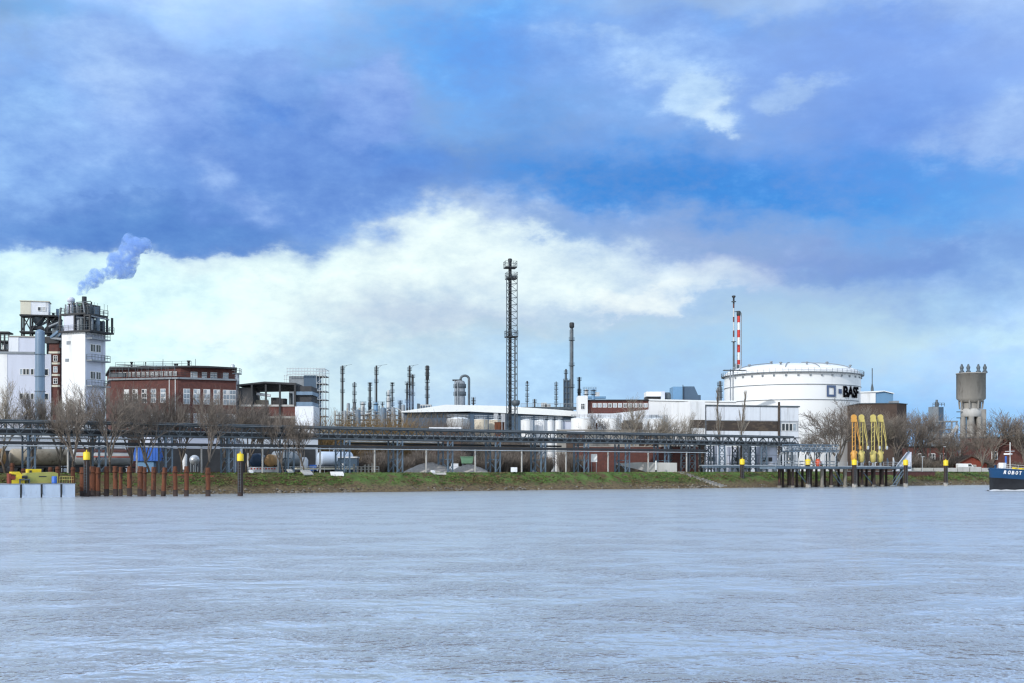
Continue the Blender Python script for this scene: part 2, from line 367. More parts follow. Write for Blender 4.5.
# bank material: turf above, dead stems and stones below, by height and noise
def bank_mat():
    m = mat('bank', (.075, .135, .028), .95, .45, .35, c2=(.10, .062, .035), c2lo=.46, c2hi=.62, bump=.6)
    nt = m.node_tree; N = nt.nodes; L = nt.links; b = N['Principled BSDF']
    base = b.inputs['Base Color'].links[0].from_socket
    geo = N.new('ShaderNodeNewGeometry'); sp = N.new('ShaderNodeSeparateXYZ'); L.new(geo.outputs['Position'], sp.inputs[0])
    no = N.new('ShaderNodeTexNoise'); no.inputs['Scale'].default_value = .9; no.inputs['Detail'].default_value = 7; L.new(geo.outputs['Position'], no.inputs['Vector'])
    ad = N.new('ShaderNodeMath'); ad.operation = 'MULTIPLY_ADD'; L.new(no.outputs['Fac'], ad.inputs[0]); ad.inputs[1].default_value = 2.6; L.new(sp.outputs[2], ad.inputs[2])
    cr = N.new('ShaderNodeValToRGB'); e = cr.color_ramp.elements
    e[0].position = .36; e[0].color = (.055, .038, .024, 1); e[1].position = .60; e[1].color = (.15, .115, .06, 1)
    mr = N.new('ShaderNodeMapRange'); L.new(ad.outputs[0], mr.inputs['Value']); mr.inputs['From Min'].default_value = 1.9; mr.inputs['From Max'].default_value = 3.6
    mr.interpolation_type = 'SMOOTHSTEP'
    md = N.new('ShaderNodeMapRange'); L.new(ad.outputs[0], md.inputs['Value']); md.inputs['From Max'].default_value = 5
    n3 = N.new('ShaderNodeTexNoise'); n3.inputs['Scale'].default_value = 2.2; n3.inputs['Detail'].default_value = 5; L.new(geo.outputs['Position'], n3.inputs['Vector'])
    L.new(n3.outputs['Fac'], cr.inputs[0])
    # rust-red dead stems on the upstream stretch
    sx = N.new('ShaderNodeMapRange'); L.new(sp.outputs[0], sx.inputs['Value']); sx.inputs['From Min'].default_value = -28; sx.inputs['From Max'].default_value = -44
    mr2 = N.new('ShaderNodeMix'); mr2.data_type = 'RGBA'; L.new(base, mr2.inputs['A']); mr2.inputs['B'].default_value = (.085, .038, .022, 1)
    mu = N.new('ShaderNodeMath'); mu.operation = 'MULTIPLY'; L.new(sx.outputs[0], mu.inputs[0]); L.new(n3.outputs['Fac'], mu.inputs[1]); L.new(mu.outputs[0], mr2.inputs['Factor'])
    mx = N.new('ShaderNodeMix'); mx.data_type = 'RGBA'; L.new(mr.outputs[0], mx.inputs['Factor']); L.new(cr.outputs[0], mx.inputs['A']); L.new(mr2.outputs['Result'], mx.inputs['B'])
    L.new(mx.outputs['Result'], b.inputs['Base Color']); return m
bank_mat()
mat('yard', (.12, .115, .10), .95, .3, .12, c2=(.09, .11, .045), c2lo=.5, c2hi=.6)
tag(strip('river_bank', [(-8, -3.2), (-1.5, -.5), (0, .05), (1.2, .55), (2.6, 1.3), (4.2, 2.2), (5.8, 3.1), (6.6, 3.45), (7.6, G), (15, G+.02)], -160, 320, 480, M['bank'], .35), kind='structure')
tag(strip('ground', [(14.8, G), (40, G), (120, G), (400, G), (6000, G)], -5000, 7000, 40, M['yard']), kind='structure')

# stones along the waterline and rough grass on the slope
def scatter(name, label, cat, m, n_, t0, t1, kind_):
    rr = random.Random(len(label)); b = MB()
    for i in range(n_):
        s = rr.uniform(-125, 215); t = rr.uniform(t0, t1) if kind_ == 'stone' else t0+(t1-t0)*rr.random()**.8
        z = max(0, min(3.5, t*.56 if t < 6.4 else 3.5)) - (.15 if t < 2 else 0); p = Vector(P(s, t, z))
        if kind_ == 'stone':
            r = rr.uniform(.10, .36)*(1.3 if t < .8 else 1); k = [rr.uniform(.7, 1.3) for _ in range(6)]
            vs = [p+Vector(q) for q in ((r*k[0], 0, 0), (0, r*k[1], 0), (-r*k[2], 0, 0), (0, -r*k[3], 0), (0, 0, r*.8*k[4]), (0, 0, -r*.5))]
            b.add(vs, [(0,1,4),(1,2,4),(2,3,4),(3,0,4),(1,0,5),(2,1,5),(3,2,5),(0,3,5)])
        else:
            h = rr.uniform(.07, .22)
            for j in range(4):
                a = rr.uniform(0, 6.283); w_ = rr.uniform(.1, .22); d = Vector((math.cos(a)*w_, math.sin(a)*w_, 0)); q = p+Vector((rr.gauss(0, .25), rr.gauss(0, .25), -.08))
                b.add([q-d, q+d, q+Vector((rr.gauss(0, .12), rr.gauss(0, .12), h))], [(0, 1, 2)])
    tag(b.build(name, m), label, cat, kind='stuff')
mat('stone', (.20, .18, .15), .95, .5, .9, c2=(.08, .07, .055), c2lo=.45, c2hi=.6)
mat('grass_blades', (.075, .15, .028), .9, .5, .10, c2=(.15, .12, .05), c2lo=.47, c2hi=.62)
mat('dead_stems', (.13, .085, .045), .9, .45, .12, c2=(.07, .035, .02), c2lo=.45, c2hi=.6)
scatter('bank_stones', 'rough stones along the waterline of the far bank', 'stones', M['stone'], 1700, -.9, 1.5, 'stone')
scatter('bank_grass', 'rough green grass on the upper slope of the far bank', 'grass', M['grass_blades'], 6500, 8.5, 2.6, 'blade')
scatter('dead_stems', 'brown dead stems on the lower slope of the far bank', 'dead plants', M['dead_stems'], 2000, 1.3, 5.2, 'blade')

def water_mat():
    m = bpy.data.materials.new('water'); m.use_nodes = True; nt = m.node_tree; N = nt.nodes; L = nt.links
    for x in list(N): N.remove(x)
    tc = N.new('ShaderNodeNewGeometry')
    def nz(scale, stretch, det, rough=.6, rot=0.0):
        mp = N.new('ShaderNodeMapping'); mp.inputs['Scale'].default_value = stretch; mp.inputs['Rotation'].default_value = (0, 0, rot); L.new(tc.outputs['Position'], mp.inputs[0])
        x = N.new('ShaderNodeTexNoise'); x.inputs['Scale'].default_value = scale; x.inputs['Detail'].default_value = det; x.inputs['Roughness'].default_value = rough
        L.new(mp.outputs[0], x.inputs['Vector']); return x.outputs['Fac']
    def ma(op, a, b, c=None):
        x = N.new('ShaderNodeMath'); x.operation = op
        for i, s in enumerate((a, b, c)):
            if s is None: continue
            if isinstance(s, (int, float)): x.inputs[i].default_value = s
            else: L.new(s, x.inputs[i])
        return x.outputs[0]
    big = nz(.035, (1, 1.6, 1), 3, .5); patch = nz(.17, (.8, 1.1, 1), 6, .65, .15)
    swell = nz(.6, (.9, 1.2, 1), 3, .5, .2); chop = nz(2.3, (1.25, .75, 1), 3, .55, -.1); rip = nz(6.5, (1.2, .8, 1), 3, .6, .3)
    pm = N.new('ShaderNodeMapRange'); pm.interpolation_type = 'SMOOTHSTEP'; L.new(patch, pm.inputs['Value']); pm.inputs['From Min'].default_value = .44; pm.inputs['From Max'].default_value = .66
    amp = ma('MULTIPLY', ma('MULTIPLY_ADD', pm.outputs[0], 1.25, .34), ma('MULTIPLY_ADD', big, .4, .8))
    body = N.new('ShaderNodeBsdfDiffuse'); body.inputs['Color'].default_value = (*WBODY, 1); 
    gl = N.new('ShaderNodeBsdfGlossy'); gl.inputs['Roughness'].default_value = .12; gl.inputs['Color'].default_value = (.90, .955, 1, 1); 
    # wavelets steep enough to face the viewer show the muddy body of the river
    bs = N.new('ShaderNodeBump'); bs.inputs['Strength'].default_value = 1; bs.inputs['Distance'].default_value = .95
    hs = ma('ADD', ma('MULTIPLY', swell, .27), ma('ADD', ma('MULTIPLY', chop, ma('MULTIPLY', amp, .25)), ma('MULTIPLY', rip, ma('MULTIPLY', amp, .05))))
    L.new(hs, bs.inputs['Height'])
    dp = N.new('ShaderNodeVectorMath'); dp.operation = 'DOT_PRODUCT'; L.new(bs.outputs[0], dp.inputs[0]); L.new(tc.outputs['Incoming'], dp.inputs[1])
    fr = N.new('ShaderNodeValToRGB'); L.new(dp.outputs['Value'], fr.inputs[0]); e = fr.color_ramp.elements
    e[0].position = .10; e[0].color = (.95,)*3+(1,); e[1].position = .50; e[1].color = (.10,)*3+(1,)
    x = e.new(.29); x.color = (.93,)*3+(1,); x = e.new(.35); x.color = (.16,)*3+(1,)
    L.new(bs.outputs[0], gl.inputs['Normal'])
    g2 = N.new('ShaderNodeBsdfGlossy'); g2.inputs['Roughness'].default_value = .48; g2.inputs['Color'].default_value = (.90, .955, 1, 1); L.new(bs.outputs[0], g2.inputs['Normal'])
    gm = N.new('ShaderNodeMixShader'); gm.inputs[0].default_value = .42; L.new(gl.outputs[0], gm.inputs[1]); L.new(g2.outputs[0], gm.inputs[2])
    mx = N.new('ShaderNodeMixShader'); L.new(fr.outputs[0], mx.inputs[0]); L.new(body.outputs[0], mx.inputs[1]); L.new(gm.outputs[0], mx.inputs[2])
    o = N.new('ShaderNodeOutputMaterial'); L.new(mx.outputs[0], o.inputs[0]); return m
WBODY = (.11, .092, .085)
b = MB(); b.add([(-6000, -60, 0), (6000, -60, 0), (6000, 5000, 0), (-6000, 5000, 0)], [(0, 1, 2, 3)])
wt = tag(b.build('water', water_mat()), kind='structure')
# ================================================================ pipe bridge along the bank
def shore(px, t, z=G): return P(st(px, t), t, z)
SB0, SB1 = -150.0, st(800, 9)
br = thing('pipe_bridge', 'long dark steel pipe bridge on lattice columns running along the top of the grass bank', 'pipe bridge', P(SB0, 9, G), A)
LB = SB1 - SB0
ZT, ZB, ZL = 11.75-G, 9.85-G, 8.15-G
span = 11.35; off = (-20.0 - SB0) % span
cols = [off + span*i for i in range(int((st(672, 9)-SB0-off)/span)+1)]
ends = [0] + [c for c in cols] + [c for c in (cols[-1]+span*k for k in range(1, 12)) if c < LB] + [LB]
for a, b_ in zip(ends, ends[1:]):
    m = MB()
    for y in (0, 3.6):
        m.beam((a, y, ZT), (b_, y, ZT), .24); m.beam((a, y, ZB), (b_, y, ZB), .26)
        k = max(1, round((b_-a)/1.9)); h = (b_-a)/k
        for i in range(k):
            x = a+i*h
            m.beam((x, y, ZB), (x, y, ZT), .13)
            m.beam((x, y, ZB if i % 2 else ZT), (x+h, y, ZT if i % 2 else ZB), .13)
    for i in range(4):
        x = a+(b_-a)*(i+.5)/4; m.beam((x, 0, ZB), (x, 3.6, ZB), .16); m.beam((x, 0, ZT), (x, 3.6, ZT), .14)
    m.build('truss', M['steel'], br)
MB().box(0, LB, .5, 3.1, ZB+.17, ZB+.62).build('cable_tray', M['steel_dark'], br)
m = MB(); m.box(0, LB, -.75, -.14, ZT+.02, ZT+.09); m.build('walkway', M['steel_grey'], br)
for y, z, r, c in ((1.4, ZB+.82, .18, 'steel_grey'), (2.0, ZT+.3, .2, 'steel'), (2.9, ZT+.26, .17, 'steel_grey')):
    MB().tube((0, y, z), (LB, y, z), r, n=8).build('pipe', M[c], br)
# lower level: a heavy beam carried by white posts, with more pipes behind
LL = st(706, 9)-SB0
MB().box(0, LL, -.55, -.1, ZL, ZL+.5).build('lower_beam', M['steel_dark'], br)
MB().tube((0, -.8, ZL-.22), (LL, -.8, ZL-.22), .11, n=8).build('pipe', M['galvanised'], br)
x0 = st(345, 14)-SB0; x1 = st(442, 14)-SB0
MB().tube((x0, 4.6, ZL+1.35), (x1, 4.6, ZL+1.35), .17, n=8).build('pipe', M['frame_white'], br)
MB().box(x0, x1+30, 4.9, 6.4, ZL+.75, ZL+1.1).build('cable_tray', M['steel_dark'], br)
x0 = st(176, 14)-SB0
MB().tube((0, 4.7, ZL+1.2), (x0, 4.7, ZL+1.2), .15, n=8).build('pipe', M['pipe_silver'], br)
for c in cols:
    m = MB()
    for y in (0, 3.6):
        for dx in (-.55, .55): m.beam((c+dx, y, 0), (c+dx, y, ZB-.2), .26)
        for i in range(4):
            z0, z1 = i*ZB/4, (i+1)*ZB/4-.2
            m.beam((c-.55, y, z0), (c+.55, y, z1), .11)
    for z in (2.6, 4.4): m.beam((c, 0, z), (c, 3.6, z), .16)
    m.beam((c, 0, .2), (c, 3.6, 2.5), .12)
    m.build('column', M['steel_blue'], br)
    q = c + span/2
    if q < LL:
        MB().tube((q, -.33, 0), (q, -.33, ZL-.01), .17, n=10).build('post', M['concrete_light'], br)
# trestles that carry the downstream end
for pxx in (684, 692, 708, 722, 746, 764, 790):
    c = st(pxx, 9)-SB0; m = MB()
    for y in (0, 3.6):
        for dx in (-1.0, 1.0): m.beam((c+dx, y, 0), (c+dx*.8, y, ZB-.2), .27)
        for i in range(3):
            z0, z1 = .3+i*1.9, 2.1+i*1.9
            m.beam((c-1, y, z0), (c+.9, y, z1), .13); m.beam((c+1, y, z0), (c-.9, y, z1), .13); m.beam((c-1, y, z1), (c+1, y, z1), .15)
    m.build('trestle', M['steel_blue'] if pxx in (722, 764) else M['steel'], br)
# low blue pipe rack beneath the downstream end
rk = thing('pipe_rack', 'low blue-grey pipe rack under the right end of the bridge, before the pale tanks', 'pipe rack', shore(702, 7.7), A)
L2 = st(800, 7.7)-st(702, 7.7)
MB().box(0, L2, -.3, .1, 1.0, 1.32).build('beam', M['steel_blue'], rk)
for i in range(8):
    x = .4 + i*(L2-.8)/7; MB().box(x-.12, x+.12, -.28, .06, 0, .99).build('leg', M['steel'], rk)
for y, z, r in ((.35, 1.5, .16), (.8, 1.45, .13), (-.1, 1.47, .12)):
    MB().tube((0, y, z), (L2, y, z), r, n=8).build('pipe', M['galvanised'], rk)

# ================================================================ far left: silo tower works
f = Fr(85, 255); rz = R(-22)
tw = thing('white_tower', 'tall white clad process tower with steel plant decks and a smoking stack, far left', 'tower', f.loc, rz)
ht = f.z(331.5)
MB().box(-6.0, 0, 0, 6.2, 0, ht).build('wall', M['white_paint'], tw)
m = MB(); m.box(-.001+.003, .05, .25, 6.0, 12, ht-.4); m.build('side_shade_skin', M['lavender_render'], tw)  # lavender skin paints the shade of this white face into its colour
b = MB()   # windows and balconies on the shaded side
for py in (347, 374.5):
    z = f.z(py)
    for y in (2.2, 3.9):
        w_ = MB(); w_.box(.052, .12, y-.75, y+.75, z-.85, z+.85, 0); w_.box(.121, .16, y-.6, y+.6, z-.7, z+.7, 1); w_.box(.161, .19, y-.06, y+.06, z-.7, z+.7, 0)
        w_.build('window', [M['frame_white'], M['glass']], tw)
for py in (337.5, 359.5, 385):
    z = f.z(py); b = MB(); b.box(.06, 1.5, .3, 6.0, z-.25, z, 0)
    b2_ = MB(); b2_.rail([(.15, .35, z), (1.45, .35, z), (1.45, 5.9, z), (.15, 5.9, z)], 1.1, .05, .8)
    p = b.build('balcony', M['steel_grey'], tw); b2_.build('railing', M['steel'], p)
for (x, py, s_) in ((-4.2, 342, .5), (-4.6, 359.5, .45)):
    MB().box(x-s_, x+s_, -.07, .01, f.z(py)-s_*.7, f.z(py)+s_*.7).build('vent', M['steel_grey'], tw)
# decks on the roof
def deck(z, x0, x1, y0, y1, th=.35, rail=True, m_='steel_dark'):
    d = MB().box(x0, x1, y0, y1, z-th, z).build('deck', M[m_], tw)
    if rail: MB().rail([(x0, y0, z), (x1, y0, z), (x1, y1, z), (x0, y1, z), (x0, y0, z)], 1.1, .045, 1.3).build('railing', M['steel'], d)
z1, z2 = f.z(330.2), f.z(312.8)
deck(z1, -6.5, 1.9, -.7, 6.6)
MB().box(-5.2, -2.3, -.3, 5.6, z1+.003, z2-.4).build('plant_room', M['lavender_render'], tw)
MB().box(-2.1, .4, .6, 5.4, z1+.003, z2-1.2).build('plant_room', M['steel'], tw)
for x, y, r, h in ((-1.7, .1, .35, 2.0), (-.8, 0, .42, 2.4), (.0, .1, .3, 1.7), (.9, .8, .4, 2.2), (1.0, 2.6, .45, 2.6), (.95, 4.4, .38, 2.1)):
    MB().lathe([(r, z1+.003), (r, z1+h), (r*.4, z1+h+.3)], 12, (x, y)).build('vessel', M[rnd.choice(['steel', 'steel_grey', 'steel_blue'])], tw)
for p, q, r in (((-2.2, -.3, z1+2.6), (1.6, -.2, z1+2.4), .16), ((1.2, .3, z1+2.9), (1.2, 5.8, z1+2.7), .16), ((-6.2, -.3, z1+1.9), (-9.5, .3, z1+1.2), .22), ((-6.2, .2, z1-1.6), (-10.5, .6, z1-1.0), .3), ((-5.8, -.4, z2+1.3), (-6.6, -.4, z1+.2), .2)):
    MB().tube(p, q, r, n=8).build('pipe', M[rnd.choice(['steel', 'steel_grey', 'duct_blue'])], tw)
MB().box(-9.6, -6.3, 1.2, 4.5, z1-3.2, z1+.9).build('transfer_house', M['steel'], tw)
for x, w_, h, c in ((-5.6, .5, 2.3, 'steel'), (-2.0, .5, 2.4, 'steel_grey'), (-.2, .4, 1.9, 'steel'), (.3, .3, 1.5, 'steel_blue')):
    MB().box(x-w_, x+w_, 2.2, 3.4, z2+.003, z2+h).build('machine', M[c], tw)
for x, y in ((-5.2, .3), (-3.2, -.2), (-1.9, 0), (-.1, 0)):
    MB().tube((x, y, z2), (x+rnd.uniform(-.4, .4), y, z2+rnd.uniform(1.5, 2.3)), .16, n=8).build('pipe', M['steel_grey'], tw)
for i in range(5): MB().box(-1.9+i*.45, -1.65+i*.45, .02, .1, z1+.5, z2-1.3).build('louvre', M['steel_dark'], tw)
deck(z2, -6.0, .6, -.6, 6.3)
for x in (-5.9, -2.2, .4, 1.7):
    for y in (-.5, 6.2):
        MB().beam((x, y, z1), (x, y, z2-.4 if x < 1 else f.z(315)), .34).build('post', M['steel_dark'], tw)
MB().box(.42, 1.9, -.65, -.35, f.z(316.6), f.z(315)).build('beam', M['steel_dark'], tw)
m = MB()
for a_, c_ in (((-6.3, -.5, z1), (-9.4, .5, f.z(336))), ((-6.2, 1, z1+1), (-8.6, 1.5, z1-2))): m.beam(a_, c_, .5)
m.build('conveyor', M['duct_blue'], tw)
z3 = f.z(303.5)
v = MB().lathe([(.75, z2), (.8, z2+1.7), (.5, z2+2.2), (.5, z2+2.6), (.78, z2+2.7), (.78, z2+3.3), (.4, z2+3.6)], 16, (-4.9, 1.5)).build('vessel', M['lavender_render'], tw)
MB().lathe([(.6, z2), (.62, z2+1.5), (.3, z2+1.9)], 14, (-3.6, 1.2)).build('vessel', M['duct_blue'], tw)
MB().box(-3.0, -1.2, .5, 3.4, z2+.003, z2+1.7).build('machine', M['steel'], tw)
MB().box(-.9, .2, 1.2, 4.4, z2+.003, z2+1.9).build('machine', M['steel'], tw)
MB().capsule(-4.4, -2.2, 3.2, z2+1.6, .8).build('vessel', M['green_paint'], tw)
for x, y, h in ((-4.2, .2, 2.0), (-2.9, .1, 2.3), (-1.1, .2, 1.8), (.3, .4, 2.0), (-.6, 2.6, 2.6)):
    MB().beam((x, y, z2), (x, y, z2+h), .22).build('post', M['steel_dark'], tw)
MB().beam((-4.5, .1, z2+2.0), (.5, .1, z2+1.95), .2).build('beam', M['steel_dark'], tw)
MB().tube((-2.6, .35, z2+2.3), (1.2, .35, z2+2.35), .09).build('pipe', M['steel'], tw)
cs = MB().lathe([(.48, z2), (.48, f.z(295.5)), (.36, f.z(295.5)), (.36, f.z(296.5))], 16, (-1.3, 1.3)).build('chimney', M['steel_dark'], tw)
for i in range(5): MB().beam((1.1+(i % 2)*.4, -.5+i*1.5, z2-.4), (1.1+(i % 2)*.4, -.5+i*1.5, z2+2.2), .05).build('lightning_rod', M['steel'], tw)
# steam
pl = [(80, 293, .7), (82, 289, 1.1), (86, 284, 1.35), (92, 281, 1.5), (97, 277.5, 1.6), (103, 275.5, 1.3), (109, 273.5, 1.3), (115, 270.5, 1.7), (121, 267, 2.1), (126, 262, 2.1), (129, 256, 1.8), (133, 251, 2.2), (138, 246, 2.1), (134, 240, 1.6), (128, 241, 1.2), (131, 237, 1.2)]
m = MB()
def ball(m, c, r):
    k = rnd.uniform(.85, 1.15)
    m.lathe([(r*math.sin(math.pi*(i+.02)/8.04)*k, c[2]-r*math.cos(math.pi*(i+.02)/8.04)) for i in range(9)], 12, (c[0], c[1]))
for (a, b_) in zip(pl, pl[1:]):
    for j in range(2):
        e = j/2; px, py, r = (a[i]+(b_[i]-a[i])*e for i in range(3))
        for h in range(3):
            ball(m, (WX(px, 257)+rnd.uniform(-.7, .7)*r, 257+rnd.uniform(-.6, .6)*r, WZ(py, 257)+rnd.uniform(-.6, .6)*r), r*rnd.uniform(.5, .85))
def steam_mat(DENS):
  sm = bpy.data.materials.new('steam'); sm.use_nodes = True; ns = sm.node_tree; NN = ns.nodes
  for x in list(NN): NN.remove(x)
  pv = NN.new('ShaderNodeVolumePrincipled'); pv.inputs['Color'].default_value = (.48, .68, 1, 1); pv.inputs['Anisotropy'].default_value = .1  # blue scatter colour stands in for shadow on the white steam
  tcs = NN.new('ShaderNodeTexCoord'); nzs = NN.new('ShaderNodeTexNoise'); nzs.inputs['Scale'].default_value = .95; nzs.inputs['Detail'].default_value = 4
  ns.links.new(tcs.outputs['Object'], nzs.inputs['Vector'])
  mrs = NN.new('ShaderNodeMapRange'); mrs.inputs['From Min'].default_value = .40; mrs.inputs['From Max'].default_value = .62; mrs.inputs['To Max'].default_value = DENS
  ns.links.new(nzs.outputs['Fac'], mrs.inputs['Value']); ns.links.new(mrs.outputs[0], pv.inputs['Density'])
  oo = NN.new('ShaderNodeOutputMaterial'); ns.links.new(pv.outputs[0], oo.inputs['Volume'])
  return sm
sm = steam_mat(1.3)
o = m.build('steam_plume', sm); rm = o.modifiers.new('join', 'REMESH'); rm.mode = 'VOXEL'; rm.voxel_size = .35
tag(o, 'shade-tinted pale blue steam plume drifting right from the stack on the white tower', 'steam', kind='stuff')

# box cabin on legs
f = Fr(35, 262)
cb = thing('cabin_frame', 'cream and white box cabin on a tall open steel frame left of the white tower', 'plant cabin', f.loc, R(14))
x0, x1 = f.x(22.5), f.x(48.5)
MB().box(x0, x1, -1.6, 2.2, f.z(315.5), f.z(302.5)).build('cabin', M['white_panel'], cb)
MB().box(x0-.04, x0+2.0, -1.65, -1.602, f.z(315.4), f.z(302.6)).build('end_panel', M['cream_panel'], cb)
MB().box(x0-.2, x1+.2, -1.85, 2.4, f.z(302.4), f.z(301.7)).build('roof', M['cream_panel'], cb)
windows(cb, [f.x(40), f.x(44.3)], f.z(311.5), f.z(308), -1.61, .55, cross=False)
for x in (x0+.2, x0+1.9, x1-.2):
    for y in (-1.4, 2.0): MB().box(x-.17, x+.17, y-.17, y+.17, 0, f.z(315.6)-.31).build('leg', M['steel_dark'], cb)
MB().box(x0-.2, x1+1.8, -1.9, 2.4, f.z(317), f.z(315.6)).build('floor_deck', M['steel_dark'], cb)
MB().box(x0-.2, x1+2.0, -1.9, 2.4, f.z(333.4), f.z(332.2)).build('floor_deck', M['steel_dark'], cb)
for xa, xb in ((x0+.2, f.x(31)), (f.x(31), x1-1), (x1-1.2, x1+1.5)):
    MB().beam((xa, -1.4, f.z(332)), (xb, -1.4, f.z(317)), .22).build('brace', M['steel_dark'], cb); MB().beam((xb, 1.8, f.z(332)), (xa, 1.8, f.z(317)), .2).build('brace', M['steel_dark'], cb)
MB().box(x0+1.8, x1-1.2, -1.2, 1.6, f.z(329.5), f.z(326.5)).build('machine', M['steel_dark'], cb)
MB().lathe([(.3, f.z(326)), (1.3, f.z(320)), (1.3, f.z(317.2))], 14, (f.x(38), .2)).build('hopper', M['steel'], cb)
for a_, b_, r in (((44, 331), (58, 318), .45), ((47, 318), (60, 322), .3), ((30, 331), (46, 321), .25), ((50, 333), (60, 326), .5), ((52, 312), (52, 332), .28), ((56, 308), (56, 330), .3), ((49, 322), (49, 336), .25)):
    MB().tube((f.x(a_[0]), .6, f.z(a_[1])), (f.x(b_[0]), .6, f.z(b_[1])), r, n=8).build('pipe', M[rnd.choice(['steel', 'steel_dark', 'duct_blue', 'steel_grey'])], cb)
MB().box(f.x(50), f.x(59), .2, 3, f.z(340), f.z(331)).build('machine', M['steel_dark'], cb)
MB().box(f.x(53), f.x(59.5), .4, 3, f.z(331)+.003, f.z(319)).build('machine', M['steel'], cb)
d = MB().box(f.x(48.8), f.x(60), -.6, 3, f.z(319)+.003, f.z(318)).build('floor_deck', M['steel_dark'], cb)
MB().rail([(f.x(48.8), -.6, f.z(318)), (f.x(60), -.6, f.z(318))], 1.1, .05, 1).build('railing', M['steel'], d)

f = Fr(25, 258)
lb = thing('lavender_block', 'pale lavender rendered works block with two rows of windows, far left behind the bare trees', 'building', f.loc, R(8))
MB().box(f.x(-30), f.x(50), 0, 12, 0, f.z(354)).build('wall', M['lavender_render'], lb)
MB().box(f.x(-30.3), f.x(34.3), -.25, 12.2, f.z(353.9), f.z(351.8)).build('roof_edge', M['steel_grey'], lb)
MB().box(f.x(-30), f.x(8), -.06, -.003, f.z(420), f.z(352.8)).build('white_panel', M['white_paint'], lb)
MB().box(f.x(8.5), f.x(33.8), .8, 9, f.z(351.7), f.z(337)).build('upper_storey', M['lavender_render'], lb)
MB().box(f.x(8.5), f.x(18), .7, .797, f.z(351.6), f.z(337.1)).build('upper_panel', M['white_panel'], lb)
MB().box(f.x(8.2), f.x(34.2), .6, 9.2, f.z(336.9), f.z(335.6)).build('roof', M['concrete'], lb)
for p0, p1 in ((374.5, 369), (399, 393.5)):
    windows(lb, [f.x(21.6), f.x(24.6), f.x(27.6), f.x(32)], f.z(p0), f.z(p1), 0, .5, cross=False)
    windows(lb, [f.x(45.3)], f.z(p0+.5), f.z(p1), 0, .8, cross=False)
for i in range(3):
    d = MB().box(f.x(-25), f.x(8), 1.2, 5, f.z(352.3-i*9)+.35, f.z(351.5-i*9)+.5).build('platform', M['steel_dark'], lb)
    if i < 2: MB().rail([(f.x(-25), 1.2, f.z(351.5-i*9)+.5), (f.x(8), 1.2, f.z(351.5-i*9)+.5)], 1, .05, .9).build('railing', M['steel'], d)
for px in (-12, 0, 4, 8): MB().box(f.x(px)-.13, f.x(px)+.13, 1.1, 1.4, f.z(351), f.z(333.6)).build('post', M['steel_dark'], lb)
for px, r in ((2.5, .6), (6, .5)): MB().lathe([(r, f.z(351)), (r, f.z(343)), (r*.4, f.z(341.5))], 14, (f.x(px), 2.6)).build('vessel', M['galvanised'], lb)

f = Fr(40, 255)
du = thing('blue_duct', 'tall blue-grey round-topped duct rising in front of the lavender block', 'duct', f.loc)
r = f.m*4.6
MB().lathe([(r, 0), (r, f.z(334)), (r*.93, f.z(331.6)), (r*.6, f.z(330)), (r*.1, f.z(329.4))], 20).build('shell', M['duct_blue'], du)
for py in (354, 376, 391): MB().lathe([(r+.02, f.z(py+.7)), (r+.14, f.z(py+.7)), (r+.14, f.z(py)), (r+.02, f.z(py))], 20).build('flange', M['steel_blue'], du)
f = Fr(53.5, 259)
rs = thing('brick_stair_tower', 'narrow red brick stair shaft with stacked windows between the blue duct and white tower', 'stair tower', f.loc)
MB().box(f.x(49), f.x(60), 0, 5, 0, f.z(343.5)).build('wall', M['brick'], rs)
for py in (352.5, 363.5, 375, 386): MB().box(f.x(48.8), f.x(60), -.12, -.003, f.z(py+1), f.z(py-1)).build('lintel_band', M['cream_panel'], rs)
windows(rs, [f.x(55.5)], f.z(361), f.z(356), 0, .7); windows(rs, [f.x(55.5)], f.z(372), f.z(367), 0, .7); windows(rs, [f.x(55.5)], f.z(383.5), f.z(378.5), 0, .7)
MB().box(f.x(45), f.x(60), -.4, 5.5, f.z(343.3), f.z(337)).build('roof_plant', M['steel_dark'], rs)

# ================================================================ brick factory
f = Fr(178, 290)
bf = thing('brick_factory', 'long dark red brick factory with tall white windows and a set-back attic, left of centre', 'factory', f.loc)
poly = [(f.x(104), 4.5), (f.x(178), 0), (f.xd(236, 6), 6), (f.xd(236, 30), 30), (f.xd(106, 30), 30)]
MB().slab(poly, 0, f.z(379)).build('wall', M['brick'], bf)
ex = [(f.x(104)-.3, 4.1), (f.x(178), -.45), (f.xd(236, 6)+.3, 5.6), (f.xd(236, 30)+.3, 30.3), (f.xd(106, 30)-.3, 30.3)]
MB().slab(ex, f.z(379)+.002, f.z(377.3)).build('cornice', M['steel_grey'], bf)
at_ = [(f.x(105), 6.6), (f.x(178), 2.4), (f.xd(235, 8), 8.0), (f.xd(235, 29), 29), (f.xd(107, 29), 29)]
MB().slab(at_, f.z(377.3)+.002, f.z(366.6)).build('attic', M['brick'], bf)
ex = [(f.x(104)-.4, 5.3), (f.x(190), 1.4), (f.x(206), 2.6), (f.xd(237, 7), 7.0), (f.xd(236.6, 30), 30), (f.xd(105, 30), 30)]
MB().slab(ex, f.z(366.6)+.003, f.z(365)).build('roof', M['dark_wall'], bf)
def along(a, b, u_): return (a[0]+(b[0]-a[0])*u_, a[1]+(b[1]-a[1])*u_)
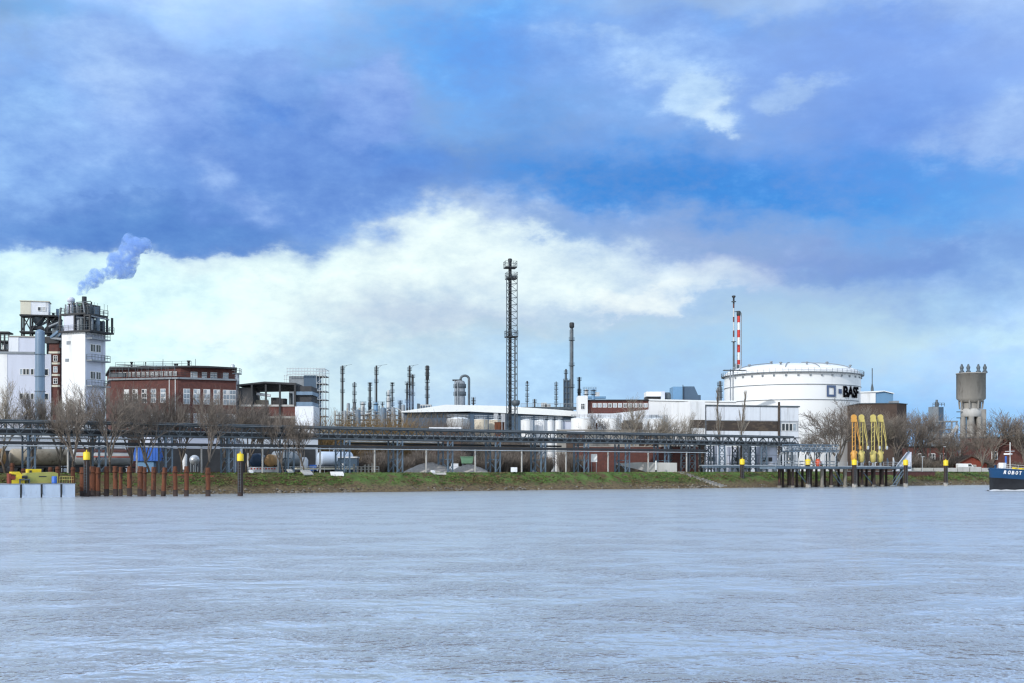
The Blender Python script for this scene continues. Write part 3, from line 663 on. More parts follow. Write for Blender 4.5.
def wall_box(name, par, a, b, u0, u1, z0, z1, d0, d1, m_):
    """a box lying on the wall line a-b, d0..d1 metres out of it"""
    ax, ay = along(a, b, u0); bx, by = along(a, b, u1); L_ = math.hypot(b[0]-a[0], b[1]-a[1]); nx, ny = (b[1]-a[1])/L_, -(b[0]-a[0])/L_
    return MB().slab([(ax+nx*d1, ay+ny*d1), (bx+nx*d1, by+ny*d1), (bx+nx*d0, by+ny*d0), (ax+nx*d0, ay+ny*d0)], z0, z1).build(name, m_, par)
def wall_window(par, a, b, uc, wd, z0, z1, m2='pale_glass', name='window'):
    L_ = math.hypot(b[0]-a[0], b[1]-a[1]); h = wd/2/L_; nx, ny = (b[1]-a[1])/L_, -(b[0]-a[0])/L_
    m = MB()
    def bx(u0, u1, za, zb, d0, d1, mi):
        p, q_ = along(a, b, u0), along(a, b, u1)
        m.slab([(p[0]+nx*d1, p[1]+ny*d1), (q_[0]+nx*d1, q_[1]+ny*d1), (q_[0]+nx*d0, q_[1]+ny*d0), (p[0]+nx*d0, p[1]+ny*d0)], za, zb, mi)
    bx(uc-h, uc+h, z0, z1, .003, .05, 0)
    g = h*.16; zs = [z0+(z1-z0)*t for t in (0, .36, .70, 1)]
    for i in range(3):
        for s0, s1 in ((uc-h+g, uc-g*.5), (uc+g*.5, uc+h-g)):
            bx(s0, s1, zs[i]+.12, zs[i+1]-.12, .051, .08, 1 if (i < 2 or rnd.random() < .6) else 0)
    m.build(name, [M['frame_white' if name == 'window' else 'tank_grey'], M[m2]], par)
a0, a1, a2 = (f.x(104), 4.5), (f.x(178), 0), (f.xd(236, 6), 6)
for px in (122, 131.5, 141.5, 151.5, 162): 
    wall_window(bf, a0, a1, (px-104)/74, 1.35, f.z(402.5), f.z(388.5), 'glass' if px < 145 else 'pale_glass')
    wall_window(bf, a0, a1, (px-104)/74, 1.35, f.z(427), f.z(413), 'glass')
for px in (186.5, 196.5, 206.5, 216.5, 226, 232.5):
    wall_window(bf, a1, a2, (px-178)/58, 1.55, f.z(404), f.z(388.5), 'pale_glass')
    wall_window(bf, a1, a2, (px-178)/58, 1.5, f.z(427.5), f.z(413), 'pale_glass')
b0, b1_, b2_ = at_[0], at_[1], at_[2]
for px in range(112, 176, 5):
    wall_window(bf, b0, b1_, (px-105)/73, .85, f.z(375), f.z(370.5), 'glass', 'attic_window')
for px, wd in ((192, 1.6), (203, 1.2), (213, 1.6), (226, 1.4)):
    wall_window(bf, b1_, b2_, (px-178)/58, wd, f.z(377), f.z(370.5), 'pale_glass', 'attic_window')
for px in (169, 175.5): wall_box('downpipe', bf, a0, a1, (px-104.5)/74, (px-103.9)/74, f.z(428), f.z(377.5), .004, .16, M['frame_white'])
m = MB(); m.rail([(f.x(104), 4.2, f.z(377.2)), (f.x(178), -.3, f.z(377.2)), (f.xd(236, 6), 5.7, f.z(377.2))], 1.1, .05, 1.6); m.build('railing', M['steel_dark'], bf)
m = MB(); m.rail([(f.x(106), 7, f.z(365)), (f.x(188), 3, f.z(365))], 1.2, .05, 2.2); m.build('railing', M['steel'], bf)
m = MB(); m.rail([(f.x(105), 3.2, f.z(377.2)), (f.x(176), -1.2, f.z(377.2))], 2.4, .06, 1.7); m.rail([(f.x(105), 3.6, f.z(372)), (f.x(176), -.8, f.z(372))], 1.6, .05, 2.3); m.build('scaffold', M['steel'], bf)
for px, h, w_ in ((118.5, 1.3, .5), (163.5, .9, .4), (165.5, .9, .4), (177.5, 1.6, .6), (133, 1.2, .2)): MB().lathe([(w_/2, f.z(365)), (w_/2, f.z(365)+h), (w_*.75, f.z(365)+h+.02), (w_*.75, f.z(365)+h+.3)], 10, (f.x(px), 10)).build('roof_vent', M['steel_dark'], bf)
MB().tube((f.x(105), 9, f.z(361.5)), (f.x(150), 8, f.z(364)), .1).build('roof_pipe', M['steel'], bf)
for px in (157, 190): MB().beam((f.x(px), 5, f.z(377)), (f.x(px), 5, f.z(357)), .09).build('mast', M['steel'], bf)
wall_box('duct', bf, a0, a1, .01, .25, f.z(376), f.z(372), .4, .9, M['steel'])
f2 = Fr(233, 298)
rp = thing('roof_platform', 'pale lattice platform and white shaft at the right end of the brick factory', 'platform', f2.loc)
MB().box(f2.x(234), f2.x(237.5), 0, 2, 0, f2.z(374)).build('shaft', M['white_panel'], rp)
d = MB().box(f2.x(227), f2.x(239.5), -.3, 2.5, f2.z(374)+.003, f2.z(373)).build('deck', M['steel_grey'], rp)
MB().rail([(f2.x(227), -.3, f2.z(373)), (f2.x(239.5), -.3, f2.z(373)), (f2.x(239.5), 2.5, f2.z(373))], 1.1, .06, .8).build('railing', M['galvanised'], d)
MB().lathe([(.5, f2.z(373)), (.5, f2.z(365)), (.3, f2.z(364))], 12, (f2.x(232), .8)).build('vessel', M['galvanised'], rp)
for px in (229, 238.6): MB().beam((f2.x(px), .2, 0), (f2.x(px), .2, f2.z(374)), .2).build('post', M['steel_grey'], rp)

# ================================================================ open steel hall and scaffolded tower
f = Fr(270, 285)
oh = thing('open_hall', 'dark open-sided steel hall with brick bands and bare floors right of the brick factory', 'building', f.loc)
D = 9
MB().prism([(f.x(237), f.z(386)), (f.x(265), f.z(383.2)), (f.x(295), f.z(385)), (f.x(296), f.z(385)), (f.x(296), f.z(383)), (f.x(265), f.z(381.6)), (f.x(237), f.z(384.6))], -.4, D).build('roof', M['dark_wall'], oh)
MB().prism([(f.x(238), f.z(391)), (f.x(295), f.z(390)), (f.x(295), f.z(385.4)), (f.x(265), f.z(383.6)), (f.x(238), f.z(386.4))], 5, 5.3).build('roof_girder', M['dark_wall'], oh)
MB().box(f.x(238), f.x(295), 0, D, f.z(406.5), f.z(404.6)).build('floor_slab', M['concrete_light'], oh)
MB().box(f.x(238), f.x(295), .2, D, f.z(416), f.z(406.6)).build('brick_band', M['brick'], oh)
MB().box(f.x(238), f.x(295), 0, D, f.z(418.3), f.z(416.1)).build('floor_slab', M['concrete'], oh)
MB().box(f.x(238), f.x(295), .2, D, 0, f.z(418.4)).build('brick_band', M['brick_brown'], oh)
MB().box(f.x(238), f.x(252), .4, 9, f.z(404.5), f.z(387.5)).build('infill_wall', M['dark_wall'], oh)
for px, w_, p1, c in ((272, 2.0, 396.5, 'dark_wall'), (279, 1.6, 397.5, 'dark_wall'), (258, 2.6, 399, 'wagon_beige'), (287, .5, 392, 'steel')):
    MB().box(f.x(px)-w_/2, f.x(px)+w_/2, 4, 6, f.z(404.6)+.003, f.z(p1)).build('machine', M[c], oh)
MB().tube((f.x(254), 3, f.z(393)), (f.x(268), 3, f.z(395)), .35, n=8).build('duct', M['white_panel'], oh)
for px in (238.5, 252, 266, 280): MB().box(f.x(px)-.19, f.x(px)+.19, -.3, .19, 0, f.z(384.6)).build('column', M['steel_dark'], oh)
MB().box(f.x(295.2), f.x(313.5), -.1, D, f.z(440), f.z(406)).build('white_panel', M['white_panel'], oh)
for pa, pb in ((395, 391.6), (406, 402)): MB().box(f.x(295.2), f.x(312.5), -.2, 9, f.z(pa)+.01, f.z(pb)).build('floor_beam', M['duct_blue'], oh)
MB().box(f.x(295.2), f.x(311), .5, 9, f.z(402), f.z(395)).build('infill_wall', M['dark_wall'], oh)
MB().box(f.x(295.2), f.x(311), .6, 9, f.z(391.5), f.z(386)).build('infill_wall', M['dark_wall'], oh)
MB().box(f.x(294.2), f.x(296.2), -.35, .2, f.z(406), f.z(384)).build('column', M['steel_dark'], oh)
f = Fr(303, 312)
sc_t = thing('scaffolded_tower', 'blue-grey concrete tower wrapped in pale scaffolding right of the open hall', 'tower', f.loc)
MB().box(f.x(289), f.x(304), 0, 8, 0, f.z(376)).build('wall', M['steel_grey'], sc_t)
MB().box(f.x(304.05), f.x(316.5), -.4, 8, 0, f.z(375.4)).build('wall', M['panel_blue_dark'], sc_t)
m = MB(); lv = [f.z(p) for p in (416, 408, 399.5, 391, 383.5, 376, 369.5)]
for z in lv:
    for y in (-1, 2, 5): m.tube((f.x(316.8), y, z), (f.x(326), y, z), .07, n=4)
    m.tube((f.x(326), -1, z), (f.x(326), 5, z), .07, n=4)
for px in (317, 320, 323, 326):
    for y in (-1, 5): m.tube((f.x(px), y, 0), (f.x(px), y, lv[-1]), .06, n=4)
for a_, c_ in zip(lv, lv[1:]): m.tube((f.x(317), -1, a_), (f.x(326), -1, c_), .05, n=4)
m.build('scaffold', M['galvanised'], sc_t)
m = MB()
for py in (375, 372, 369): m.tube((f.x(287.5), -1.2, f.z(py)), (f.x(326), -1.2, f.z(py)), .09, n=4); m.tube((f.x(287.5), 6, f.z(py)), (f.x(326), 6, f.z(py)), .08, n=4)
for i in range(14): m.tube((f.x(288+i*2.9), -1.2, f.z(376)), (f.x(288+i*2.9), -1.2, f.z(368)), .07, n=4)
m.build('guard_rail', M['galvanised'], sc_t)
for z in lv[:-1]: MB().box(f.x(317), f.x(326), -.8, 4.8, z-.15, z-.08).build('scaffold_deck', M['wagon_beige'], sc_t)
m = MB()
for px in (285, 287): m.tube((f.x(px), -.5, f.z(384)), (f.x(px), -.5, f.z(375)), .06, n=4)
for py in (383, 379.5, 376): m.tube((f.x(284), -.5, f.z(py)), (f.x(289), -.5, f.z(py)), .06, n=4)
m.build('scaffold', M['galvanised'], sc_t)
# ================================================================ columns and stacks on the skyline
def stack(px, ytop, w, Y, label, mt='steel_dark', plats=(), arm=0, cap=None, ladder=True, name='process_column', cat='column', grp=None, body=None):
    f = Fr(px, Y); r = w*f.m/2*.80; h = f.z(ytop)
    o = thing(name, label, cat, f.loc, 0, grp)
    zt = h if not cap else f.z(ytop+cap)
    if body:   # (y where the body gets wider, factor)
        zb = f.z(body[0]); MB().lathe([(r*body[1], 0), (r*body[1], zb-.6), (r, zb), (r, zt-.4), (r*.8, zt)], 14).build('shaft', M[mt], o)
    else: MB().lathe([(r*1.05, 0), (r, zt-.5), (r*.7, zt)], 14).build('shaft', M[mt], o)
    if cap: MB().lathe([(r*.8, zt+.003), (r*1.45, zt+.5), (r*1.45, h-.3), (r*1.1, h)], 12).build('cap', M['steel_dark'], o)
    for p in plats:
        z = f.z(p); R_ = r+.5
        d = MB().lathe([(r+.005, z-.18), (R_, z-.18), (R_, z), (r+.005, z)], 14).build('platform', M['steel'], o)
        m = MB(); pts = [(R_*math.cos(t), R_*math.sin(t), z) for t in [i*math.pi/4 for i in range(9)]]
        m.rail(pts, 1.0, .025, 1.2); m.build('railing', M['steel'], d)
    if ladder:
        m = MB(); x = -r-.25
        for y in (-.25, .25): m.tube((x, y, 0), (x, y, zt-.5), .05, n=4)
        for i in range(int(zt/1.2)): m.tube((x, -.25, .5+i*1.2), (x, .25, .5+i*1.2), .04, n=4)
        m.build('ladder', M['steel'], o)
    if arm: 
        m = MB(); m.tube((0, 0, h-.2), (arm, -.3, h+abs(arm)*.10), .05, n=5); m.tube((0, 0, h-1.6), (arm*.5, -.2, h+abs(arm)*.04), .06, n=4); m.build('davit_arm', M['steel'], o)
    return o
YS = 470
stack(342.5, 365.5, 2.6, YS, 'slim dark column with a davit arm at its head, leftmost of the skyline columns', plats=(369, 373, 381, 392), arm=3.6)
stack(348.3, 403, 4.2, YS-4, 'short plain grey vessel just right of the leftmost slim column', 'steel_grey', ladder=False, name='vertical_vessel', cat='vessel')
stack(354.5, 382, 2.4, YS+8, 'slim grey column with a wide foot, second from the left on the skyline', 'steel', plats=(386, 394, 402, 410), body=(402, 1.7))
stack(363, 402, 4.5, YS+4, 'stubby grey vessel with side pipes between two slim skyline columns', 'tank_grey', plats=(404, 411), name='vertical_vessel', cat='vessel')
stack(370, 382.5, 2.5, YS+6, 'slim dark column with a thick cap, left of the blue vessel', plats=(385, 390, 400, 406), cap=2.5, body=(401, 1.5))
stack(376.4, 365.5, 2.4, YS+10, 'tall slim column with a davit arm standing behind the blue vessel', plats=(370, 374, 382), arm=4.2)
stack(376, 402.5, 4.8, YS-6, 'squat blue vessel among the skyline columns', 'panel_blue', plats=(404, 412), name='vertical_vessel', cat='vessel')
stack(382.5, 402, 1.8, YS-2, 'short thin grey column right of the squat blue vessel', 'steel', plats=(404,))
stack(388.6, 390, 3.2, YS+2, 'stepped grey column with narrow top, left of a slim capped column', 'tank_grey', plats=(395, 401, 410), body=(397, 1.5))
stack(392.3, 382.5, 2.4, YS+9, 'slim capped column between the stepped grey column and the short dark one', 'steel', plats=(385, 392, 400, 405), cap=2)
stack(400.2, 400.5, 3.0, YS, 'short dark column standing alone left of the dark triple columns', 'steel', plats=(403, 409), name='process_column')
stack(407, 382.5, 2.3, YS+6, 'shortest and leftmost of the three dark columns standing close together', plats=(384, 392, 402), ladder=False)
stack(409.6, 365.5, 2.6, YS+8, 'tallest of the three dark columns standing close together, with a davit arm', plats=(370, 376, 384, 394), arm=3.4)
stack(412.6, 374.5, 3.0, YS+4, 'rightmost of the three dark columns standing close together, with steam at its foot', plats=(377, 385, 395), ladder=False)
stack(427.3, 365.5, 3.0, YS, 'thick dark column with ladders both sides, right of the dark triple columns', plats=(369, 375, 382, 389, 397), cap=15, ladder=True)
# small steam wisps
m = MB()
for px, py, r in ((411.5, 397, 1.6), (412, 392, 1.3), (410.5, 403, 1.9), (413, 388, .9), (396.5, 404, 1.5), (399, 401, 1.2)):
    for h in range(3): ball(m, (WX(px, YS-8)+rnd.uniform(-.8, .8), YS-8+rnd.uniform(-.8, .8), WZ(py, YS-8)+rnd.uniform(-1, 1)), r)
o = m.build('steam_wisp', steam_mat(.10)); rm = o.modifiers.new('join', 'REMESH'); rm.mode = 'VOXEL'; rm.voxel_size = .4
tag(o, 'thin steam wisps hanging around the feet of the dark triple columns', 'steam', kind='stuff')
# pipework between them
f = Fr(374, 462)
pw = thing('process_pipework', 'tangle of low pipe racks and platforms under the skyline columns', 'pipework', f.loc)
for py in (414.5, 419, 424):
    d = MB().box(f.x(334), f.x(404), 0, 8, f.z(py+.9), f.z(py)).build('rack_deck', M['steel_grey'], pw)
    MB().rail([(f.x(334), 0, f.z(py)), (f.x(404), 0, f.z(py))], 1.1, .07, 2).build('railing', M['galvanised'], d)
for i in range(18):
    px = 335+i*4; MB().box(f.x(px)-.2, f.x(px)+.2, .1, .5, 0, f.z(405+rnd.random()*9)).build('post', M['steel' if i % 3 else 'wagon_beige'], pw)
for i in range(10):
    px = rnd.uniform(336, 400); MB().tube((f.x(px), -.5, f.z(rnd.uniform(408, 416))), (f.x(px+rnd.uniform(5, 14)), -.5, f.z(rnd.uniform(409, 417))), .22, n=6).build('pipe', M[rnd.choice(['pipe_silver', 'steel_grey', 'tank_grey'])], pw)
for px, w_, pt in ((346, 3, 412), (359, 5, 411), (384, 6, 409), (394, 4, 408.5), (404, 4, 406)):
    MB().lathe([(w_*f.m/2, 0), (w_*f.m/2, f.z(pt)), (w_*f.m*.2, f.z(pt-1.2))], 12, (f.x(px), -3)).build('drum', M[rnd.choice(['steel', 'steel_grey', 'steel_blue'])], pw)
f = Fr(424, 455)
bx_ = thing('condenser_house', 'small blue-grey box plant at the foot of the thick dark column', 'plant house', f.loc)
MB().box(f.x(417), f.x(419.3), 0, 4, 0, f.z(403.5)).build('end_tower', M['steel'], bx_)
MB().box(f.x(419.5), f.x(431), .3, 5, 0, f.z(404.5)).build('wall', M['tank_grey'], bx_)
for i in range(4): MB().box(f.x(420.5+i*2.6), f.x(422+i*2.6), .1, .297, f.z(409), f.z(405.5)).build('panel', M['panel_blue_dark'], bx_)
# grey vessel with inverted-U pipe
f = Fr(460, 420)
uv = thing('gooseneck_vessel', 'fat grey vessel with walkway rings and a big dark gooseneck pipe', 'vessel', f.loc)
MB().lathe([(f.m*5.4, 0), (f.m*5.4, f.z(383)), (f.m*4.4, f.z(381)), (f.m*1.2, f.z(380.2))], 20, (f.x(459.8), 0)).build('shell', M['steel_grey'], uv)
for p in (386.8, 394.5):
    z = f.z(p); MB().lathe([(f.m*5.45, z-.4), (f.m*6.3, z-.4), (f.m*6.3, z+.9), (f.m*5.45, z+.9)], 20, (f.x(459.8), 0)).build('walkway_ring', M['steel'], uv)
MB().box(f.x(452.5), f.x(462), -.9, .9, f.z(380.9)+.0, f.z(380.2)+.2).build('top_platform', M['steel_dark'], uv)
pts = [(f.x(460.6), 0, f.z(384))] + [(f.x(464.8)-math.cos(t)*f.m*4.2, 0, f.z(379.2)+math.sin(t)*f.m*3.6) for t in [i*math.pi/12 for i in range(13)]] + [(f.x(469), 0, 0)]
MB().path(pts, f.m*1.25, 12).build('gooseneck_pipe', M['steel'], uv)
m = MB()
for px in (455, 458): m.beam((f.x(px), -2.2, 0), (f.x(px), -2.2, f.z(381)), .25)
m.build('frame', M['steel_grey'], uv)
stack(473.4, 397.5, 2.2, 440, 'short dark stack just right of the gooseneck pipe', plats=(400, 403), ladder=False)
stack(527.2, 381, 1.6, YS, 'thin lattice-like column with many rings, right of the tall flare mast', 'steel', plats=(385, 390, 396, 401), cap=3)
stack(534.6, 399, 2.2, YS-6, 'short dark stub stack between the ringed column and the power-house chimney', plats=(402,), ladder=False)
stack(556.2, 381.5, 1.6, YS+4, 'thin ringed column left of the tall chimney', 'steel', plats=(385, 389.5, 394, 399, 404))
stack(566, 369, 2.2, YS, 'dark flue with a narrow top beside the tall grey chimney', plats=(373, 381), body=(380, 1.3))
stack(571.8, 322.5, 4.2, YS-8, 'tall grey chimney with a black head, middle of the skyline', 'steel', plats=(340, 365.5, 387), cap=6, name='chimney', cat='chimney')
stack(579.3, 377, 2.6, YS-4, 'dark tapering flue right of the tall grey chimney', plats=(380, 392), body=(388, 1.4))
stack(586.3, 389.3, 4.4, 440, 'left one of two pale blue ribbed vessels behind the white stair tower', 'tank_grey', plats=(390, 394), ladder=False, name='vertical_vessel', cat='vessel')
stack(593.3, 389, 4.4, 440, 'right one of two pale blue ribbed vessels behind the white stair tower', 'panel_blue', plats=(390, 394), ladder=False, name='vertical_vessel', cat='vessel')
f = Fr(568, 462)
bh = thing('boiler_frame', 'dark blue-grey boiler casing beside the foot of the tall chimney', 'boiler', f.loc)
MB().box(f.x(564), f.x(569.6), 0, 5, 0, f.z(380)).build('casing', M['panel_blue_dark'], bh)
for px in (563.7, 566.8, 570): MB().beam((f.x(px), -.3, 0), (f.x(px), -.3, f.z(380)+.4), .3).build('post', M['steel'], bh)
for py in (381, 387, 393, 399, 404): MB().beam((f.x(563.7), -.25, f.z(py)), (f.x(570), -.25, f.z(py)), .25).build('beam', M['steel'], bh)
f = Fr(560, 452)
pb = thing('pipe_gantry', 'raised grey pipe gantry with railings behind the long white roof', 'pipe gantry', f.loc)
MB().box(f.x(521), f.x(606), 0, 3, f.z(409.5), f.z(406.8)).build('deck', M['steel'], pb)
MB().box(f.x(586), f.x(606), .2, 3, f.z(398.5), f.z(396.3)).build('upper_deck', M['panel_blue'], pb)
MB().rail([(f.x(521), 0, f.z(406.8)), (f.x(606), 0, f.z(406.8))], 1.2, .08, 2).build('railing', M['steel_grey'], pb)
for i in range(11): MB().box(f.x(522+i*8)-.2, f.x(522+i*8)+.2, .5, .9, 0, f.z(409.6)).build('post', M['steel_grey'], pb)
for px, p in ((544, 402.5), (548, 404), (597, 392)): MB().box(f.x(px)-1, f.x(px)+1, 1, 3, f.z(406.8) if px < 590 else f.z(396.3), f.z(p)).build('machine', M['tank_grey'], pb)

# flare mast
f = Fr(511, 300)
fm = thing('flare_mast', 'very tall dark lattice mast with a riser pipe and a railed head platform, centre', 'mast', f.loc, R(12))
W2 = f.m*5.4; zt = f.z(277)
m = MB(); cs_ = [(-W2, -W2*.8), (W2, -W2*.8), (0, W2*1.1)]
for c in cs_: m.beam((*c, 0), (*c, zt), .17)
k = 28
for i in range(k):
    za, zb = zt*i/k, zt*(i+1)/k
    for a, b_ in ((0, 1), (1, 2), (2, 0)):
        m.beam((*cs_[a], za), (*cs_[b_], zb), .08); m.beam((*cs_[a], zb), (*cs_[b_], zb), .08)
m.build('lattice', M['steel'], fm)
MB().lathe([(.40, 0), (.40, f.z(262)), (.5, f.z(261.5)), (.5, f.z(259)), (.3, f.z(258.6))], 12, (f.x(510), 0)).build('riser_pipe', M['steel_dark'], fm)
MB().tube((f.x(514.5), -.6, 0), (f.x(514.5), -.6, f.z(336)), .18, n=8).build('riser_pipe', M['steel'], fm)
for py, x0, x1 in ((268.3, 504.5, 516), (279.3, 506.2, 516.5), (337.5, 505.5, 517)):
    d = MB().box(f.x(x0), f.x(x1), -1.4, 1.4, f.z(py), f.z(py)+.25).build('platform', M['steel_dark'], fm); z = f.z(py)+.25
    MB().rail([(f.x(x0), -1.4, z), (f.x(x1), -1.4, z), (f.x(x1), 1.4, z), (f.x(x0), 1.4, z), (f.x(x0), -1.4, z)], 1.3, .05, .8).build('railing', M['steel'], d)
MB().box(f.x(512), f.x(516.8), -.4, .4, f.z(277), f.z(275.4)).build('winch_box', M['steel'], fm)
MB().lathe([(.7, f.z(406)), (1.0, f.z(404)), (1.0, f.z(401)), (.6, f.z(400.4))], 14, (f.x(514.5), -1.6)).build('seal_drum', M['steel'], fm)

# ================================================================ long white-roofed hall
f = Fr(500, 390)
wr = thing('white_roof_hall', 'long low hall with a broad shallow white roof and dark blue wall, centre', 'hall', f.loc)
MB().prism([(f.x(401), f.z(412.6)), (f.x(470), f.z(411.6)), (f.x(576), f.z(416.5)), (f.x(602), f.z(415.6)), (f.x(602), f.z(414)), (f.x(560), f.z(410)), (f.x(502), f.z(406)), (f.x(446), f.z(404.8)), (f.x(401), f.z(411.5))], -1, 26).build('roof', M['roof_white'], wr)
MB().box(f.x(404), f.x(470), .4, 24, 0, f.z(413)).build('wall', M['panel_blue_dark'], wr)
MB().box(f.x(470.1), f.x(600), .3, 24, 0, f.z(417)).build('wall', M['panel_blue_dark'], wr)
MB().prism([(f.x(470.1), f.z(417.2)), (f.x(574), f.z(417.2)), (f.x(574), f.z(416.7)), (f.x(470.1), f.z(412))], .25, 20).build('upper_wall', M['panel_blue_dark'], wr)
for i in range(10): 
    px = 407+i*6.2; MB().box(f.x(px), f.x(px+5), .3, .395, f.z(417.5), f.z(413.4)).build('window_panel', M['glass'], wr)
for px in (496, 503): MB().box(f.x(px)-.7, f.x(px)+.7, -.6, .25, 0, f.z(412)).build('pier', M['grey_panel'], wr)
# storage tanks in front of it
def vtank(px, top, w, Y, label, mt='white_paint', dome=1.5, rail=True, cat='tank', pipes=True):
    f = Fr(px, Y); r = w*f.m/2; h = f.z(top+dome)
    o = thing('storage_tank', label, cat, f.loc)
    MB().lathe([(r, 0), (r, h)], 28).build('shell', M[mt], o)
    dz = dome*f.m
    MB().lathe([(r+.06, h+.002), (r+.06, h+.1), (r*.7, h+dz*.65), (r*.25, h+dz*.95), (.05, h+dz)], 28).build('roof', M['roof_white' if mt != 'rust' else mt], o)
    if rail:
        m = MB(); m.rail([(r*math.cos(t), r*math.sin(t), h+.1) for t in [i*math.pi/8 for i in range(17)]], 1.0, .05, 1.2); m.build('railing', M['galvanised'], o)
    if pipes: MB().tube((r*.5, -r*.87-.15, 0), (r*.5, -r*.87-.15, h+.3), .09, n=6).build('pipe', M['galvanised'], o)
    return o
vtank(458, 417, 23, 330, 'wide grey-white storage tank left of the two beige tanks', 'tank_grey', 2.4)
vtank(481, 418.6, 13.5, 338, 'left one of two rust-streaked beige storage tanks', 'beige_tank', 1.0)
vtank(495, 419, 12.5, 342, 'right one of two rust-streaked beige storage tanks', 'beige_tank', 1.0)
vtank(499.5, 422, 10, 322, 'short brown rusted tank left of the flare mast foot', 'rust', .6, False)
vtank(527, 419, 12.5, 330, 'white tank right of the flare mast foot, first of the white row', 'white_paint', 1.6)
vtank(541, 419.5, 13, 334, 'white tank with a plain shell, second of the row right of the flare mast', 'white_paint', 1.6)
vtank(550.5, 419.5, 8.5, 345, 'narrow white tank, third of the row right of the flare mast', 'white_paint', 1.6)
vtank(559, 419.5, 8.5, 345, 'narrow white tank, last of the row right of the flare mast', 'white_paint', 1.6)
vtank(583.5, 417, 25, 335, 'broad white tank below the brick wing with the white stair tower', 'tank_white', 2)
vtank(609.5, 417, 24, 340, 'broad white tank in the middle behind the bare tree', 'tank_white', 2)
vtank(655, 417.5, 25, 345, 'broad white tank left of the grey warehouse', 'tank_white', 2)
f = Fr(570, 345)
o = thing('pale_shed', 'pale blue shed between the narrow white tanks and broad white tank', 'shed', f.loc)
MB().box(f.x(563), f.x(572), 0, 6, 0, f.z(421)).build('wall', M['lavender_render'], o)
MB().box(f.x(562.6), f.x(572.4), -.3, 6.3, f.z(421)+.003, f.z(420.2)).build('roof', M['steel_grey'], o)
f = Fr(630, 318)
o = thing('dark_tank_house', 'small dark square cabin with pale frame among the white tanks', 'cabin', f.loc)
MB().box(f.x(624.6), f.x(634.6), 0, 4, f.z(428.5), f.z(421)).build('wall', M['dark_wall'], o)
MB().box(f.x(624), f.x(635.2), -.2, 4.2, f.z(421)+.003, f.z(420.2)).build('roof', M['steel_grey'], o)
for px in (625.5, 633.7): MB().box(f.x(px)-.15, f.x(px)+.15, .2, .5, 0, f.z(428.5)-.003).build('leg', M['steel_grey'], o)
f = Fr(625, 330)
o = thing('tank_farm_wall', 'long low grey concrete bund wall in front of the white tanks', 'wall', f.loc)
MB().box(f.x(556), f.x(671), -4.6, -4.1, 0, f.z(430.5)).build('wall', M['concrete'], o)
MB().box(f.x(555.7), f.x(671.3), -4.75, -3.95, f.z(430.5)+.003, f.z(430)).build('coping', M['concrete_light'], o)
f = Fr(600, 300)
o = thing('low_white_shed', 'low white strip shed with dark openings just above the pipe bridge, centre right', 'shed', f.loc)
MB().box(f.x(567), f.x(585), 0, 5, f.z(434.2)+.003, f.z(431)).build('wall', M['white_panel'], o); MB().box(f.x(567), f.x(585), .1, 5, 0, f.z(434.2)).build('base_wall', M['brick_brown'], o)
for i in range(3): MB().box(f.x(568+i*5.6), f.x(572+i*5.6), -.05, .0-.003, f.z(433.8), f.z(432)).build('window', M['glass'], o)
f = Fr(660, 300)
o = thing('low_white_shed', 'low white strip shed just above the pipe bridge in front of the grey bund wall', 'shed', f.loc)
MB().box(f.x(641), f.x(658), 0, 5, f.z(435.8)+.003, f.z(432.5)).build('wall', M['white_panel'], o); MB().box(f.x(641), f.x(658), .1, 5, 0, f.z(435.8)).build('base_wall', M['brick_brown'], o)
for i in range(3): MB().box(f.x(642.5+i*5.2), f.x(646+i*5.2), -.05, -.003, f.z(435.5), f.z(433.5)).build('window', M['glass'], o)
f = Fr(448, 295)
o = thing('low_white_shed', 'low white strip shed with dark windows above the bridge, left of the flare mast', 'shed', f.loc)
MB().box(f.x(429), f.x(461), 0, 5, f.z(430.6)+.003, f.z(427.2)).build('wall', M['white_panel'], o); MB().box(f.x(429), f.x(461), .1, 5, 0, f.z(430.6)).build('base_wall', M['brick_brown'], o)
for i in range(5): MB().box(f.x(430.5+i*6), f.x(435+i*6), -.05, -.003, f.z(430.3), f.z(428.6)).build('window', M['glass'], o)

# ================================================================ brick wing with white stair tower
f = Fr(612, 372)
bw = thing('brick_wing', 'long dark brick office wing with a strip of white windows and white stair tower', 'building', f.loc)
MB().box(f.x(588), f.x(648.5), 0, 12, 0, f.z(400.6)).build('wall', M['brick'], bw)
MB().box(f.x(587.5), f.x(649), -.5, 12.5, f.z(400.6)+.003, f.z(399.6)).build('roof', M['steel_dark'], bw)
for i in range(11): windows(bw, [f.x(594.5+i*5.1)], f.z(407), f.z(403.6), 0, .92, ('frame_white', 'pale_glass' if i % 3 else 'glass'))
st_ = MB().box(f.x(577.8), f.x(587.4), -1.2, 8, 0, f.z(396)).build('stair_tower', M['white_paint'], bw)
windows(bw, [f.x(582.6)], f.z(409.2), f.z(404), -1.2, 1.0)
MB().prism([(f.x(588), f.z(414)), (f.x(612), f.z(414)), (f.x(648), f.z(410)), (f.x(648), f.z(423)), (f.x(588), f.z(423))], -3.4, -.4).build('sloping_annex', M['white_panel'], bw)

